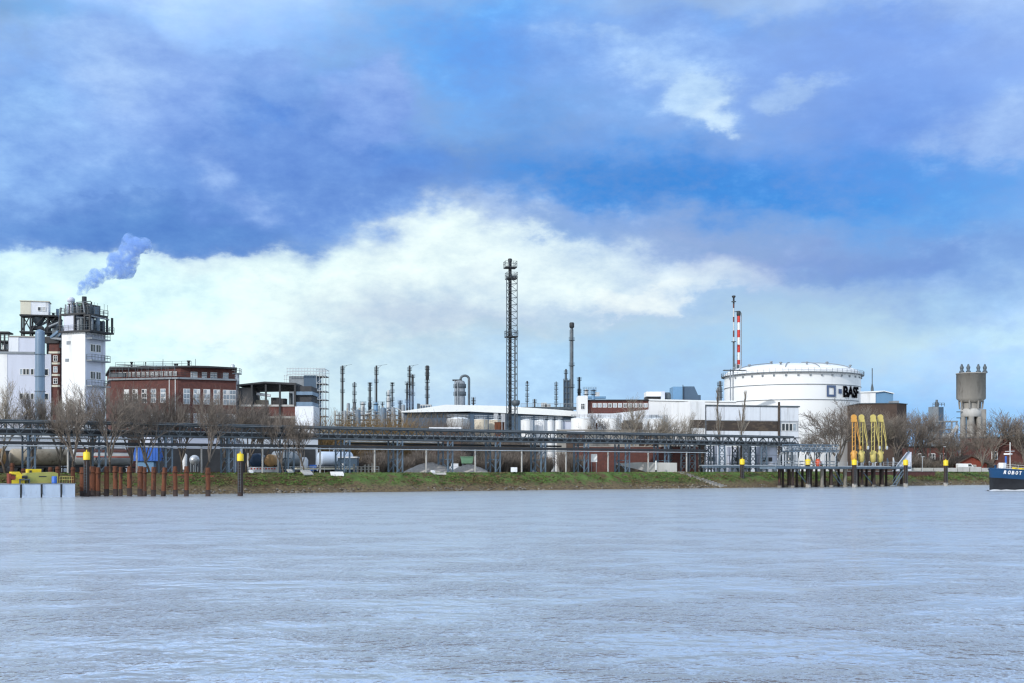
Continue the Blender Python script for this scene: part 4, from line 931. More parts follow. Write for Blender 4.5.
# white buildings right of it
f = Fr(680, 392)
wb = thing('white_works', 'plain white works building with pale roof boxes right of the brick wing', 'building', f.loc)
MB().box(f.x(648.7), f.x(735), -2, 14, 0, f.z(401)).build('wall', M['white_paint'], wb)
MB().prism([(f.x(648), f.z(400.9)), (f.x(735), f.z(402.6)), (f.x(735), f.z(401.4)), (f.x(648), f.z(399.4))], -2.4, 14.4).build('roof', M['roof_white'], wb)
MB().box(f.x(647), f.x(662), 2, 9, f.z(396), f.z(391.2)).build('roof_box', M['white_paint'], wb)
MB().box(f.x(661.9), f.x(665.5), 1.6, 9.4, f.z(399.4), f.z(391)).build('roof_box', M['lavender_render'], wb)
MB().box(f.x(647), f.x(661.8), 3, 8.6, f.z(398.8), f.z(396.1)).build('roof_box', M['dark_wall'], wb)
MB().capsule(f.x(666.5), f.x(671), 4, f.z(396), 1.4).build('roof_tank', M['steel'], wb)
f = Fr(687, 410)
bb = thing('blue_plant_box', 'bright blue clad box with a sloping shoulder behind the white works', 'building', f.loc)
MB().box(f.x(672.6), f.x(682.4), -1, 8, 0, f.z(386.8)).build('front_wall', M['panel_blue'], bb)
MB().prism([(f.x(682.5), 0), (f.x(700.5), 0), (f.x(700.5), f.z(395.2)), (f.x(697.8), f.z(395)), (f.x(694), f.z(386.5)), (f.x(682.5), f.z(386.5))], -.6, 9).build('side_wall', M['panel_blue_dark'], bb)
MB().beam((f.x(682.5), -1.1, 0), (f.x(682.5), -1.1, f.z(385)), .2).build('downpipe', M['steel_dark'], bb)
stack(720, 381, 3.6, 408, 'dark slim stack tucked against the left edge of the big white tank', 'steel', plats=(385, 391, 397), body=(386, 1.3))

# ================================================================ grey warehouse above the bridge
f = Fr(706, 318)
wh = thing('grey_warehouse', 'flat-roofed pale grey warehouse with a brown glazed band in front of the big white tank', 'warehouse', f.loc, R(15))
ca = math.cos(R(15)); sa = math.sin(R(15))
def sx_(px): # distance along the facade that reaches this column of the view
    X0, k = WX(706, 318), kk(px); return (k*318 - X0)/(ca - k*sa)
WL = sx_(798.5); HW = f.z(406)
MB().box(0, WL, 0, 18, 0, HW).build('wall', M['grey_panel'], wh)
MB().box(-.25, WL+.25, -.3, 18.2, HW+.003, HW+.35).build('roof_edge', M['steel'], wh)
xs = [0]+[sx_(p) for p in (724, 760, 778.6)]+[WL]
for a, b_ in zip(xs, xs[1:]):
    MB().box(a+.1, b_-.1, -.12, -.003, f.z(420), HW-.12).build('panel', M['white_panel'], wh)
    MB().box(a+.1, b_-.1, -.12, -.003, 0, f.z(430.8)).build('panel', M['white_panel'], wh)
MB().box(.1, sx_(777.5), -.1, -.004, f.z(430.6), f.z(420.6)).build('glazed_band', M['brown_glass'], wh)
windows(wh, [sx_(783.3), sx_(787), sx_(790.7), sx_(794.4)], f.z(430), f.z(423), -.01, .85, ('frame_white', 'glass'), False)
MB().box(sx_(777.6), sx_(779.6), -.35, 0-.13, 0, HW+1.3).build('downpipe', M['brown_glass'], wh)
MB().box(-4.5, -.35, -.3, 12, 0, f.z(401.5)).build('end_block', M['white_paint'], wh)
MB().box(-4.4, -.45, -.42, -.305, f.z(428), f.z(420)).build('glazed_band', M['brown_glass'], wh)
f = Fr(700, 322)
# pale tanks below the bridge in front of the warehouse
def lowtank(px0, px1, top, Y, label, mt='lavender_render'):
    f = Fr((px0+px1)/2, Y); r = (px1-px0)*f.m/2; h = f.z(top)
    o = thing('low_tank', label, 'tank', f.loc)
    MB().lathe([(r, 0), (r, h)], 30).build('shell', M[mt], o)
    MB().lathe([(r+.05, h+.003), (r+.05, h+.18), (r*.5, h+.5), (.05, h+.6)], 30).build('roof', M['roof_white'], o)
    m = MB()
    for zz in (h*.33, h*.66): m.lathe([(r+.004, zz), (r+.06, zz), (r+.06, zz+.1), (r+.004, zz+.1)], 30)
    m.build('shell_band', M['steel_grey'], o)
    for a in (4.4, 4.9): 
        MB().box(r*math.cos(a)-.45, r*math.cos(a)+.45, r*math.sin(a)-.12, r*math.sin(a)+.3, h*.42, h*.58).build('hatch', M['steel_dark'], o)
    return o
lowtank(705.5, 717, 446, 300, 'leftmost pale lilac tank below the pipe bridge, beside a brown door wall')
lowtank(727, 750, 447, 301, 'middle pale lilac tank below the pipe bridge under the warehouse')
lowtank(755, 777, 447, 303, 'right pale lilac tank below the pipe bridge under the warehouse')
f = Fr(702, 306)
o = thing('brown_shed', 'brown panelled shed under the pipe bridge left of the lilac tanks', 'shed', f.loc)
MB().box(f.x(697.5), f.x(704.8), 0, 5, 0, f.z(444.5)).build('wall', M['brown_glass'], o)
MB().box(f.x(697), f.x(705.3), -.3, 5.3, f.z(444.5)+.003, f.z(444)).build('roof', M['steel_dark'], o)
# white candy pipes under the bridge end
f = Fr(785, 303)
o = thing('white_pipe_bend', 'white looping pipe bends under the right end of the pipe bridge', 'pipework', f.loc)
MB().path([(f.x(778), 0, 1.2), (f.x(780), 0, 4.2), (f.x(784), 0, 5), (f.x(788), 0, 4.2), (f.x(789.5), 0, 1.2)], .3, 10).build('pipe', M['frame_white'], o)
MB().box(f.x(788), f.x(797), .5, 2, .3, f.z(455)).build('valve_house', M['white_paint'], o)

# ================================================================ the big white tank
tl, tr_ = math.atan(kk(724.2)), math.atan(kk(861.0)); tm_ = (tl+tr_)/2
f = Fr(512+FPX*math.tan(tm_), 432); RT = 432/math.cos(tm_)*math.sin((tr_-tl)/2)
bt = thing('gas_tank', 'huge white cylindrical tank with a low dome and black company lettering, right', 'tank', f.loc)
hT = f.z(373.6)*.972
MB().lathe([(RT, 0), (RT, hT)], 96).build('shell', M['tank_white'], bt)
prof = [(RT+.12, hT+.003), (RT+.12, hT+.5)] + [(RT*math.cos(t), hT+.5+f.m*10.5*math.sin(t)) for t in [i*math.pi/2/10 for i in range(2, 10)]] + [(.1, hT+.5+f.m*10.5)]
MB().lathe(prof, 96).build('dome', M['tank_white'], bt)
for py in (385.6, 400.6):
    z = f.z(py)*.965; MB().lathe([(RT+.004, z-.12), (RT+.16, z-.12), (RT+.16, z+.12), (RT+.004, z+.12)], 96).build('stiffener_ring', M['steel_grey'], bt)
z = hT-.15
d = MB().lathe([(RT+.13, z-.15), (RT+1.1, z-.15), (RT+1.1, z), (RT+.13, z)], 96).build('gallery', M['steel_grey'], bt)
MB().rail([((RT+1.05)*math.cos(t), (RT+1.05)*math.sin(t), z) for t in [i*math.pi/36 for i in range(73)]], 1.2, .06, 2.1).build('railing', M['galvanised'], d)
m = MB()   # radial stairway and vents on the dome
for a in (3.6, 4.4, 4.9, 5.5):
    pts = [(RT*math.cos(t)*math.cos(a), RT*math.cos(t)*math.sin(a), hT+.75+f.m*10.5*math.sin(t)) for t in [.25+i*.12 for i in range(9)]]
    b = MB(); b.path(pts, .14, 6); b.build('dome_pipe', M['steel_grey'], bt)
for a, t in ((3.7, .55), (4.3, .62), (4.75, .6), (5.2, .7), (5.75, .5), (3.4, .35), (4.0, .9)):
    x, y, zz = RT*math.cos(t)*math.cos(a), RT*math.cos(t)*math.sin(a), hT+.5+f.m*10.5*math.sin(t)
    MB().lathe([(.3, zz-.3), (.3, zz+.5), (.55, zz+.55), (.55, zz+.8), (.2, zz+.95)], 12, (x, y)).build('vent', M['steel_grey'], bt)
for i in range(16):
    a = math.pi+.25+i*.17; zz = hT-1.2
    MB().box((RT+.12)*math.cos(a)-.3, (RT+.12)*math.cos(a)+.3, (RT+.12)*math.sin(a)-.2, (RT+.12)*math.sin(a)+.2, zz-.3, zz+.3).build('anchor_bracket', M['steel_grey'], bt)
# lettering wrapped on the shell
def wrap(name, verts, faces, thmid, zmid, mt):
    """flat (x,z) shapes bent round the shell, 6 cm thick"""
    me_v = []
    for rr in (RT+.20, RT+.26):
        for x, zz in verts:
            a = -math.pi/2 + thmid + x/RT; me_v.append((rr*math.cos(a), rr*math.sin(a), zmid+zz))
    k = len(verts); b = MB(); b.add(me_v, [list(fc) for fc in faces] + [[i+k for i in reversed(fc)] for fc in faces])
    return b.build(name, M[mt], bt)
def text_mesh(txt, size, bold=.03, xs=1.0):
    cu = bpy.data.curves.new('t', 'FONT'); cu.body = txt; cu.size = size; cu.offset = bold*size; cu.align_x = 'CENTER'; cu.align_y = 'CENTER'; cu.resolution_u = 6
    ob = bpy.data.objects.new('t', cu); col.objects.link(ob); dg = bpy.context.evaluated_depsgraph_get()
    me = bpy.data.meshes.new_from_object(ob.evaluated_get(dg)); bpy.data.objects.remove(ob)
    vs = [(v.co.x*xs, v.co.y) for v in me.vertices]; fs = [tuple(p.vertices) for p in me.polygons]; bpy.data.meshes.remove(me); return vs, fs
def ang(px):
    lo, hi = -1.2, 1.45+tm_
    for _ in range(50):
        a = (lo+hi)/2; X = f.loc[0]+RT*math.sin(a); Y = 432-RT*math.cos(a)
        if 512+FPX*X/Y < px: lo = a
        else: hi = a
    return lo
zc = f.z(393.4)*.98; hh = 11.4*f.m*.97
def rect(x0, x1, z0, z1, nx=6):
    vs = []; fs = []
    for i in range(nx+1):
        x = x0+(x1-x0)*i/nx; vs += [(x, z0), (x, z1)]
    return vs, [(2*i, 2*i+2, 2*i+3, 2*i+1) for i in range(nx)]
sq = hh*.98; wdt = (ang(835.4)-ang(826.6))*RT/2; tb = wdt*.42
vs, fs = [], []
for r_ in ((-wdt, wdt, sq/2-tb, sq/2), (-wdt, wdt, -sq/2, -sq/2+tb), (-wdt, -wdt+tb, -sq/2+tb, sq/2-tb), (wdt-tb, wdt, -sq/2+tb, sq/2-tb)):
    a, b_ = rect(*r_); o_ = len(vs); vs += a; fs += [tuple(i+o_ for i in q_) for q_ in b_]
wrap('logo_square', vs, fs, ang(831), zc, 'logo_blue')
w2_ = (ang(841.3)-ang(838.2))*RT/2; vs, fs = rect(-w2_, w2_, -sq*.2, sq*.2)
wrap('logo_small_square', vs, fs, ang(839.7), zc, 'logo_blue')
vs, fs = text_mesh('BASF', hh*1.42, .045)
x0, x1 = min(v[0] for v in vs), max(v[0] for v in vs); tw_ = (ang(857.8)-ang(842.8))*RT
vs = [((v[0]-(x0+x1)/2)*tw_/(x1-x0), v[1]) for v in vs]; zmn, zmx = min(v[1] for v in vs), max(v[1] for v in vs)
vs = [(v[0], (v[1]-(zmn+zmx)/2)*hh/(zmx-zmn)) for v in vs]
wrap('lettering', vs, fs, (ang(857.8)+ang(842.8))/2, zc, 'letter_black')
# striped chimney and riser beside the tank
f = Fr(738, 476)
ch = thing('striped_chimney', 'slim red and white banded chimney behind the left of the big tank dome', 'chimney', f.loc)
r = f.m*1.55; ys = [312, 322.5, 330, 337.5, 345, 352.5, 360, 364.5, 480]; cols_ = ['signal_red', 'frame_white']*5
for i, (a, b_) in enumerate(zip(ys, ys[1:])):
    zb = max(0, f.z(b_)); MB().lathe([(r, zb+.004), (r, f.z(a))], 16, (f.x(738.6), 0)).build('band', M[cols_[i] if i < 7 else 'frame_white'], ch)
MB().lathe([(r*1.05, f.z(316)), (r*1.3, f.z(315)), (r*1.3, f.z(311.5)), (r, f.z(311))], 14, (f.x(738.6), 0)).build('cap', M['steel_dark'], ch)
MB().tube((f.x(741.3), 0, 0), (f.x(741.3), 0, f.z(313)), .17, n=6).build('ladder_cage', M['steel_grey'], ch)
m = MB(); m.path([(f.x(733.8), 0, f.z(312)), (f.x(737), 0, f.z(311.4)), (f.x(741.3), 0, f.z(313))], .16, 6); m.build('top_bracket', M['steel'], ch)
f = Fr(733.7, 474)
rz_ = thing('riser_pipe', 'tall thin dark riser pipe with reddish bands standing left of the striped chimney', 'riser pipe', f.loc)
MB().tube((0, 0, 0), (0, 0, f.z(342)), f.m*.95, n=10).build('shaft', M['steel'], rz_)
MB().tube((0, 0, f.z(342)+.003), (0, 0, f.z(304)), f.m*.65, n=10).build('upper_shaft', M['tank_grey'], rz_)
for p0, p1 in ((322, 317), (337, 330.5), (308, 303)): MB().tube((0, 0, f.z(p0)), (0, 0, f.z(p1)), f.m*.8, n=10).build('red_band', M['brick'], rz_)
MB().lathe([(f.m*.9, f.z(304)+.003), (f.m*.9, f.z(298)), (f.m*1.9, f.z(297)), (f.m*1.9, f.z(295.8)), (f.m*.9, f.z(295.5))], 12).build('cap', M['steel_dark'], rz_)
for p in (342, 302): MB().lathe([(f.m*.97, f.z(p)), (f.m*2.4, f.z(p)), (f.m*2.4, f.z(p)+.25), (f.m*.97, f.z(p)+.25)], 12).build('platform', M['steel'], rz_)
for i in range(3):
    MB().box(f.x(736+i*2.4)-.5, f.x(736+i*2.4)+.4, .5, 1.5, f.z(371)-.4, f.z(363.5+i)).build('valve_box', M['steel' if i % 2 else 'galvanised'], rz_)
f = Fr(731, 398)
o = thing('standpipe', 'pair of thin grey standpipes climbing the left side of the big white tank', 'standpipe', f.loc)
for px in (730.5, 733): MB().tube((f.x(px), 0, 0), (f.x(px), 0, f.z(369)), .2, n=8).build('pipe', M['steel_grey'], o)
MB().box(f.x(723.5), f.x(746), -.8, 1.4, f.z(371)+.1, f.z(370.2)+.1).build('bridge_deck', M['steel'], o)

# ================================================================ right of the tank
f = Fr(880, 420)
o = thing('white_roof_house', 'white pitched plant house with a tall antenna right of the big tank', 'plant house', (f.loc[0], f.loc[1], f.loc[2]))
MB().box(f.x(858), f.x(875.6), 0, 8, 0, f.z(393)).build('wall', M['white_paint'], o)
MB().prism([(f.x(875.8), 0), (f.x(893.5), 0), (f.x(893.5), f.z(394)), (f.x(884), f.z(391.6)), (f.x(875.8), f.z(392.6))], .4, 8.4).build('side_wall', M['panel_blue'], o)
MB().prism([(f.x(857.6), f.z(392.9)), (f.x(876), f.z(392.4)), (f.x(884), f.z(391.4)), (f.x(894), f.z(393.8)), (f.x(894), f.z(393.1)), (f.x(884), f.z(390.6)), (f.x(857.6), f.z(391.7))], -.3, 8.8).build('roof', M['roof_white'], o)
MB().tube((f.x(874.8), 3, f.z(391)), (f.x(874.8), 3, f.z(367.5)), .16, n=6).build('antenna', M['steel'], o)
MB().lathe([(.5, f.z(391.5)), (.5, f.z(388)), (.2, f.z(383))], 8, (f.x(874.8), 3)).build('antenna_foot', M['steel'], o)
f = Fr(885, 398)
o = thing('brown_block', 'big plain dark brown block behind the yellow loading arms', 'building', f.loc)
MB().slab([(f.x(861), 2), (f.x(897), 0), (f.x(912.5), 6), (f.x(912.5), 24), (f.x(861), 24)], 0, f.z(403.5)).build('wall', M['brick_brown'], o)
MB().slab([(f.x(861)-.2, 1.7), (f.x(897), -.35), (f.x(912.5)+.3, 5.7), (f.x(912.5)+.3, 24.2), (f.x(861)-.2, 24.2)], f.z(403.5)+.003, f.z(402.8)).build('parapet', M['steel'], o)
MB().box(f.x(897), f.x(903), 4, 9, f.z(402.8)+.002, f.z(400)).build('roof_box', M['steel_grey'], o)
f = Fr(937, 450)
o = thing('process_tower', 'grey process tower with stubby head rising behind the bare trees left of the water tower', 'tower', f.loc)
MB().box(f.x(933), f.x(938.6), 0, 5, 0, f.z(406.5)).build('wall', M['steel_grey'], o)
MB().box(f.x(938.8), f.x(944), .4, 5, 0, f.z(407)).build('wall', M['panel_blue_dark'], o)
MB().lathe([(.7, f.z(406.5)+.003), (.7, f.z(402.5)), (.4, f.z(401)), (.4, f.z(399.5))], 12, (f.x(938.6), 2)).build('head', M['steel'], o)
MB().rail([(f.x(932.6), -.3, f.z(406.4)), (f.x(944.2), -.3, f.z(406.4))], 1.2, .1, 1).build('railing', M['steel'], o)
f = Fr(940, 405)
o = thing('conveyor_frame', 'grey steel frame plant with slanting conveyor below the grey process tower', 'plant', f.loc)
for px in (931, 938, 945, 952, 957): MB().box(f.x(px)-.22, f.x(px)+.22, 0, .5, 0, f.z(421)).build('post', M['steel_grey'], o)
for py in (448, 438, 430, 422): MB().box(f.x(929), f.x(958), -.2, 3, f.z(py), f.z(py)+.4).build('beam', M['steel_grey'], o)
MB().beam((f.x(942), -.5, f.z(446)), (f.x(957), -.5, f.z(426)), .9).build('conveyor', M['tank_grey'], o)
MB().box(f.x(944), f.x(952), .6, 2.6, f.z(442), f.z(433)).build('bin', M['tank_grey'], o)

# water tower
f = Fr(971, 425)
wt_ = thing('water_tower', 'concrete water tower with a fat drum on legs and four roof figures, far right', 'water tower', f.loc)
rd = f.m*14
MB().lathe([(rd*.7, f.z(402.5)), (rd, f.z(398.8)), (rd, f.z(374.2)), (rd*1.03, f.z(374.2)), (rd*1.03, f.z(373.2)), (rd*.9, f.z(373))], 40, (0, 0)).build('drum', M['concrete'], wt_)
MB().lathe([(rd*.55, f.z(410)), (rd*.58, f.z(402.4))], 24).build('neck', M['concrete'], wt_)
for a in range(8):
    t = a*math.pi/4+.3; MB().beam((rd*.76*math.cos(t), rd*.76*math.sin(t), f.z(409)), (rd*.82*math.cos(t), rd*.82*math.sin(t), f.z(401)), .45).build('bracket', M['concrete'], wt_)
MB().lathe([(rd*.72, f.z(417)), (rd*.76, f.z(416.5)), (rd*.76, f.z(409)), (rd*.5, f.z(408.6))], 8).build('collar', M['concrete_light'], wt_)
for a in range(6):
    t = a*math.pi/3+.2; MB().tube((rd*.62*math.cos(t), rd*.62*math.sin(t), 0), (rd*.62*math.cos(t), rd*.62*math.sin(t), f.z(417)), .95, n=10).build('leg', M['concrete'], wt_)
MB().lathe([(1.5, 0), (1.5, f.z(417))], 16).build('stair_core', M['concrete_light'], wt_)
MB().box(f.x(976), f.x(983.5), -2.5, 2, 0, f.z(409.5)).build('lift_shaft', M['concrete'], wt_)
for py in (455, 449, 444): MB().lathe([(rd*.66, f.z(py)), (rd*.75, f.z(py)), (rd*.75, f.z(py)+.5), (rd*.66, f.z(py)+.5)], 20).build('ring_beam', M['concrete'], wt_)
for px in (960, 966.5, 976.5, 983):
    z = f.z(373.2); x = f.x(px)
    MB().lathe([(.95, z), (.75, z+.7), (.45, z+.8), (.62, z+1.4), (.7, z+2.0), (.4, z+2.3), (.38, z+2.7), (.12, z+3.0)], 10, (x, -rd*.35)).build('roof_figure', M['steel'], wt_)
for py in (412, 418): MB().beam((f.x(955.5), -1, f.z(py)), (f.x(963), -1, f.z(py)), .3).build('outrigger', M['steel'], wt_)
# brick houses at the right end
f = Fr(1000, 372)
o = thing('brick_hall', 'low dark red brick hall along the right edge behind the blue bow', 'building', f.loc)
MB().box(f.x(975), f.x(1120), 0, 12, 0, f.z(438)).build('wall', M['brick'], o)
MB().box(f.x(974.5), f.x(1121), -.4, 12.4, f.z(438)+.003, f.z(436.8)).build('roof', M['steel'], o)
windows(o, [f.x(994.5)], f.z(459), f.z(452), 0, 1.5)
f = Fr(970, 352)
o = thing('gabled_house', 'small red-brown gabled brick house at the foot of the water tower', 'house', f.loc)
MB().prism([(f.x(956), 0), (f.x(987), 0), (f.x(987), f.z(464)), (f.x(971), f.z(456.5)), (f.x(956), f.z(464.5))], 0, 9).build('wall', M['brick_red'], o)
MB().prism([(f.x(954.6), f.z(465.2)), (f.x(971), f.z(456.4)), (f.x(988.4), f.z(464.8)), (f.x(988.4), f.z(463.6)), (f.x(971), f.z(455.2)), (f.x(954.6), f.z(464))], -.6, 9.6).build('roof', M['brick_brown'], o)
windows(o, [f.x(962), f.x(968), f.x(974)], f.z(469.8), f.z(465.3), 0, .9)
f = Fr(936, 385)
o = thing('brick_shed', 'long low red brick shed behind the bare trees between brown block and water tower', 'shed', f.loc)
MB().box(f.x(912.7), f.x(958), 0, 10, 0, f.z(447)).build('wall', M['brick'], o)
MB().box(f.x(912.4), f.x(958.6), -.5, 10.5, f.z(447)+.003, f.z(446)).build('roof', M['dark_wall'], o)
windows(o, [f.x(p) for p in (921, 932, 943)], f.z(462), f.z(454), 0, 1.6)
# ================================================================ yard behind the bridge: wagons, drums, walls
def wagon(px0, px1, t, label, mt, stripe=False, zc=2.75, r=1.5):
    s0, s1 = st(px0, t), st(px1, t); L_ = s1-s0
    o = thing('tank_wagon', label, 'tank wagon', P((s0+s1)/2, t, G), A)
    ba = MB().capsule(-L_/2+.5, L_/2-.5, 0, zc, r, .3).build('barrel', M[mt], o)
    if stripe:
        for dz0, dz1, c in ((.25, .75, 'frame_white'), (.02, .248, 'orange_red')):
            m = MB(); n_ = 6; vs = []
            for i in range(n_+1):
                zz = dz0+(dz1-dz0)*i/n_; y = -math.sqrt(r*r-zz*zz)-.02; vs += [(-L_/2+.5, y, zc+zz), (L_/2-.5, y, zc+zz)]
            m.add(vs, [(2*i, 2*i+1, 2*i+3, 2*i+2) for i in range(n_)]); m.build('stripe', M[c], o)
        m = MB(); vs = []
        for i in range(7):
            t_ = R(38+i*10); vs += [(-L_/2+.5, -(r+.02)*math.cos(t_), zc+(r+.02)*math.sin(t_)), (L_/2-.5, -(r+.02)*math.cos(t_), zc+(r+.02)*math.sin(t_))]
        m.add(vs, [(2*i, 2*i+1, 2*i+3, 2*i+2) for i in range(6)]); m.build('top_band', M['brick'], o)
    MB().box(-L_/2, L_/2, -1.1, 1.1, .85, 1.15).build('underframe', M['steel_dark'], o)
    for x in (-L_/2+2, -L_/2+3.8, L_/2-3.8, L_/2-2):
        for y in (-.8, .8): MB().tube((x, y-.07, .46), (x, y+.07, .46), .46, n=16).build('wheel', M['steel_dark'], o)
    MB().lathe([(.45, zc+r-.1), (.45, zc+r+.25), (.3, zc+r+.35)], 12).build('dome_hatch', M['steel_grey'], o)
    d = MB(); d.rail([(-1.5, -.5, zc+r+.02), (1.5, -.5, zc+r+.02)], .8, .05, .8); d.build('railing', M['galvanised'], o)
    return o
wagon(-40, 6, 26, 'brown-ended beige tank wagon cut by the left edge of the picture', 'tan_paint')
wagon(9, 69, 27, 'grimy beige tank wagon under the pipe bridge behind the barge', 'wagon_beige')
wagon(71, 133, 27, 'silver tank wagon with a white and orange stripe behind the rusty piles', 'wagon_silver', True)
wagon(318, 352, 30, 'pale blue-grey tank wagon under the bridge behind the white rail fence', 'barge_paint')
wagon(272, 300, 31, 'grey tank wagon behind the tan drum under the pipe bridge', 'steel_grey')
s0 = P(0, 27.8, G)
b = MB(); 
for y in (0, 1.44, 4.4, 5.84): b.box(st(-60, 26)-0, st(372, 26), y, y+.07, .02, .15)
o = b.build('railway_track', M['rust'], None, P(0, 26.3, G), A); tag(o, 'rusty railway tracks running under the wagons behind the pipe bridge', 'railway track')
f = Fr(146, 244)
o = thing('blue_container', 'bright blue container standing high on blue legs behind the rusty piles', 'container', f.loc)
MB().box(f.x(130.6), f.x(160), 0, 2.6, f.z(461), f.z(447)).build('body', M['blue_box'], o)
for i in range(9): MB().box(f.x(132+i*3.2), f.x(133.2+i*3.2), -.07, -.003, f.z(460.4), f.z(447.6)).build('rib', M['blue_box'], o)
MB().box(f.x(137), f.x(153), .4, 2.2, 0, f.z(461)-.003).build('base', M['panel_blue'], o)
f = Fr(119, 228)
o = thing('arrow_sign', 'blue square sign with a white double arrow in front of the striped wagon', 'sign', f.loc)
zc_ = f.z(462.3); q_ = f.m*3.4
MB().box(-q_, q_*.75, -.05, .05, zc_-q_, zc_+q_).build('board', M['blue_box'], o)
MB().prism([(-q_*.9, zc_), (-q_*.2, zc_+q_*.62), (-q_*.2, zc_+q_*.2), (q_*.1, zc_+q_*.2), (q_*.1, zc_+q_*.62), (q_*.72, zc_), (q_*.1, zc_-q_*.62), (q_*.1, zc_-q_*.2), (-q_*.2, zc_-q_*.2), (-q_*.2, zc_-q_*.62)], -.09, -.052).build('arrow', M['letter_white'], o)
MB().tube((0, .12, 0), (0, .12, zc_+q_), .06, n=8).build('post', M['galvanised'], o)
f = Fr(194.5, 238)
o = thing('silver_sphere', 'silver ball vessel on legs behind the rusty piles, left of the big dolphin', 'vessel', f.loc)
r = f.m*5; zc_ = f.z(460)
MB().lathe([(r*math.sin(math.pi*(i+.05)/12.1), zc_-r*math.cos(math.pi*(i+.05)/12.1)) for i in range(13)], 24).build('ball', M['pipe_silver'], o)
for a in range(4): MB().tube((r*.7*math.cos(a*1.57+.5), r*.7*math.sin(a*1.57+.5), 0), (r*.7*math.cos(a*1.57+.5), r*.7*math.sin(a*1.57+.5), zc_-r*.4), .12, n=6).build('leg', M['steel_grey'], o)
f = Fr(184.5, 240)
o = thing('white_silo', 'small white upright silo left of the silver ball vessel', 'silo', f.loc)
MB().lathe([(f.m*2.4, .6), (f.m*2.6, 1.5), (f.m*2.6, f.z(455)), (f.m*1.2, f.z(453.4))], 16).build('shell', M['white_paint'], o)
for a in range(3): MB().tube((.4*math.cos(a*2.1), .4*math.sin(a*2.1), 0), (.4*math.cos(a*2.1), .4*math.sin(a*2.1), .7), .07, n=6).build('leg', M['steel_grey'], o)
# two round-ended drums in a white frame
for px, c, rr, lab in ((256.4, 'navy_paint', 7.2, 'dark blue round-ended drum lying in a white frame right of the big dolphin'), (270, 'tan_paint', 6.2, 'tan round-ended drum lying beside the dark blue drum')):
    f = Fr(px, 238); r = rr*f.m; zc_ = f.z(460.5)
    o = thing('lying_drum', lab, 'drum', f.loc, R(4))
    vs = MB(); b = MB().capsule(0, 5, 0, 0, r, .35, 24); b.v = [(y, x, z+zc_) for x, y, z in b.v]; b.f = [tuple(reversed(q)) for q in b.f]; b.build('shell', M[c], o)
    for y in (.9, 4): MB().box(-r*.7, r*.7, y, y+.3, 0, zc_-r*.6).build('saddle', M['steel_dark'], o)
f = Fr(263, 232)
o = thing('drum_enclosure', 'white goalpost frame and low white wall around the two lying drums', 'frame', f.loc)
for px in (248, 278): MB().box(f.x(px)-.13, f.x(px)+.13, -.13, .13, 0, f.z(453)).build('post', M['frame_white'], o)
MB().box(f.x(248)+.14, f.x(278)-.14, -.1, .1, .1, f.z(467)).build('low_wall', M['white_panel'], o)
for i in range(9): MB().box(f.x(251+i*2.9), f.x(252.4+i*2.9), -.14, -.103, f.z(469.4), f.z(468)).build('red_mark', M['signal_red'], o)
# low pale building behind the left pipe bridge (light strip above the lower beam)
for (a, b_, top, t, lab, mt) in ((-10, 62, 437, 46, 'long pale shed glimpsed through the pipe bridge at the far left', 'white_panel'), (64, 128, 435, 48, 'pale shed seen through the bridge behind the striped wagon', 'white_panel'), (152, 236, 436, 48, 'pale shed seen through the bridge below the brick factory', 'lavender_render'), (240, 318, 437, 50, 'pale grey shed seen through the bridge below the open hall', 'white_panel')):
    sA, sB = st(a, t), st(b_, t); Y = Yt((a+b_)/2, t)
    o = thing('pale_shed', lab, 'shed', P((sA+sB)/2, t, G), A); h = WZ(top, Y)-G; L_ = (sB-sA)/2
    MB().box(-L_, L_, 0, 8, 0, h).build('wall', M[mt], o)
    MB().box(-L_-.2, L_+.2, -.3, 8.3, h+.003, h+.3).build('roof', M['roof_white'], o)
    MB().box(-L_+.6, L_-.6, -.06, -.003, 0.1, h-2.6).build('dark_opening', M['dark_wall'], o)
# pumps and fence near px 300-372
f = Fr(318, 236)
o = thing('rail_fence', 'white tubular rail fence on the bank top under the pipe bridge, left of centre', 'fence', f.loc, A)
m = MB(); m.rail([(-8, 0, 0), (13, 0, 0)], 1.15, .055, 2.2); m.build('rails', M['frame_white'], o)
MB().box(-3, 9, 3, 4.2, .6, .95).build('pipe_tray', M['cream_panel'], o)
f = Fr(306, 240)
o = thing('pump_skid', 'blue-white pump skid with round tank beneath the bridge at the white rail fence', 'pump skid', f.loc)
MB().box(-1.6, 2.2, 0, 1.6, 0, .35).build('base', M['steel_dark'], o)
MB().lathe([(.75, .36), (.8, 2.4), (.5, 2.9), (.1, 3)], 16, (-.5, .8)).build('tank', M['white_panel'], o)
MB().box(.6, 1.9, .3, 1.3, .36, 1.5).build('motor', M['blue_box'], o)
f = Fr(352, 244)
o = thing('pump_house', 'small blue-grey pump house with white box under the bridge left of the hedge', 'pump house', f.loc)
MB().box(f.x(338), f.x(357), 0, 3, 0, f.z(458)).build('wall', M['panel_blue_dark'], o)
MB().box(f.x(337.5), f.x(357.5), -.2, 3.2, f.z(458)+.003, f.z(456.6)).build('roof', M['white_panel'], o)
MB().box(f.x(342), f.x(345), -.35, -.01, f.z(466.5), f.z(463.5)).build('white_box', M['frame_white'], o)
f = Fr(363, 240)
o = thing('pallet_stack', 'row of weathered grey posts on the bank under the bridge left of centre', 'posts', f.loc)
for i in range(6): MB().box(-1.9+i*.7, -1.55+i*.7, -.15, .15, 0, 1.5+rnd.uniform(-.3, .3)).build('post', M['concrete'], o)
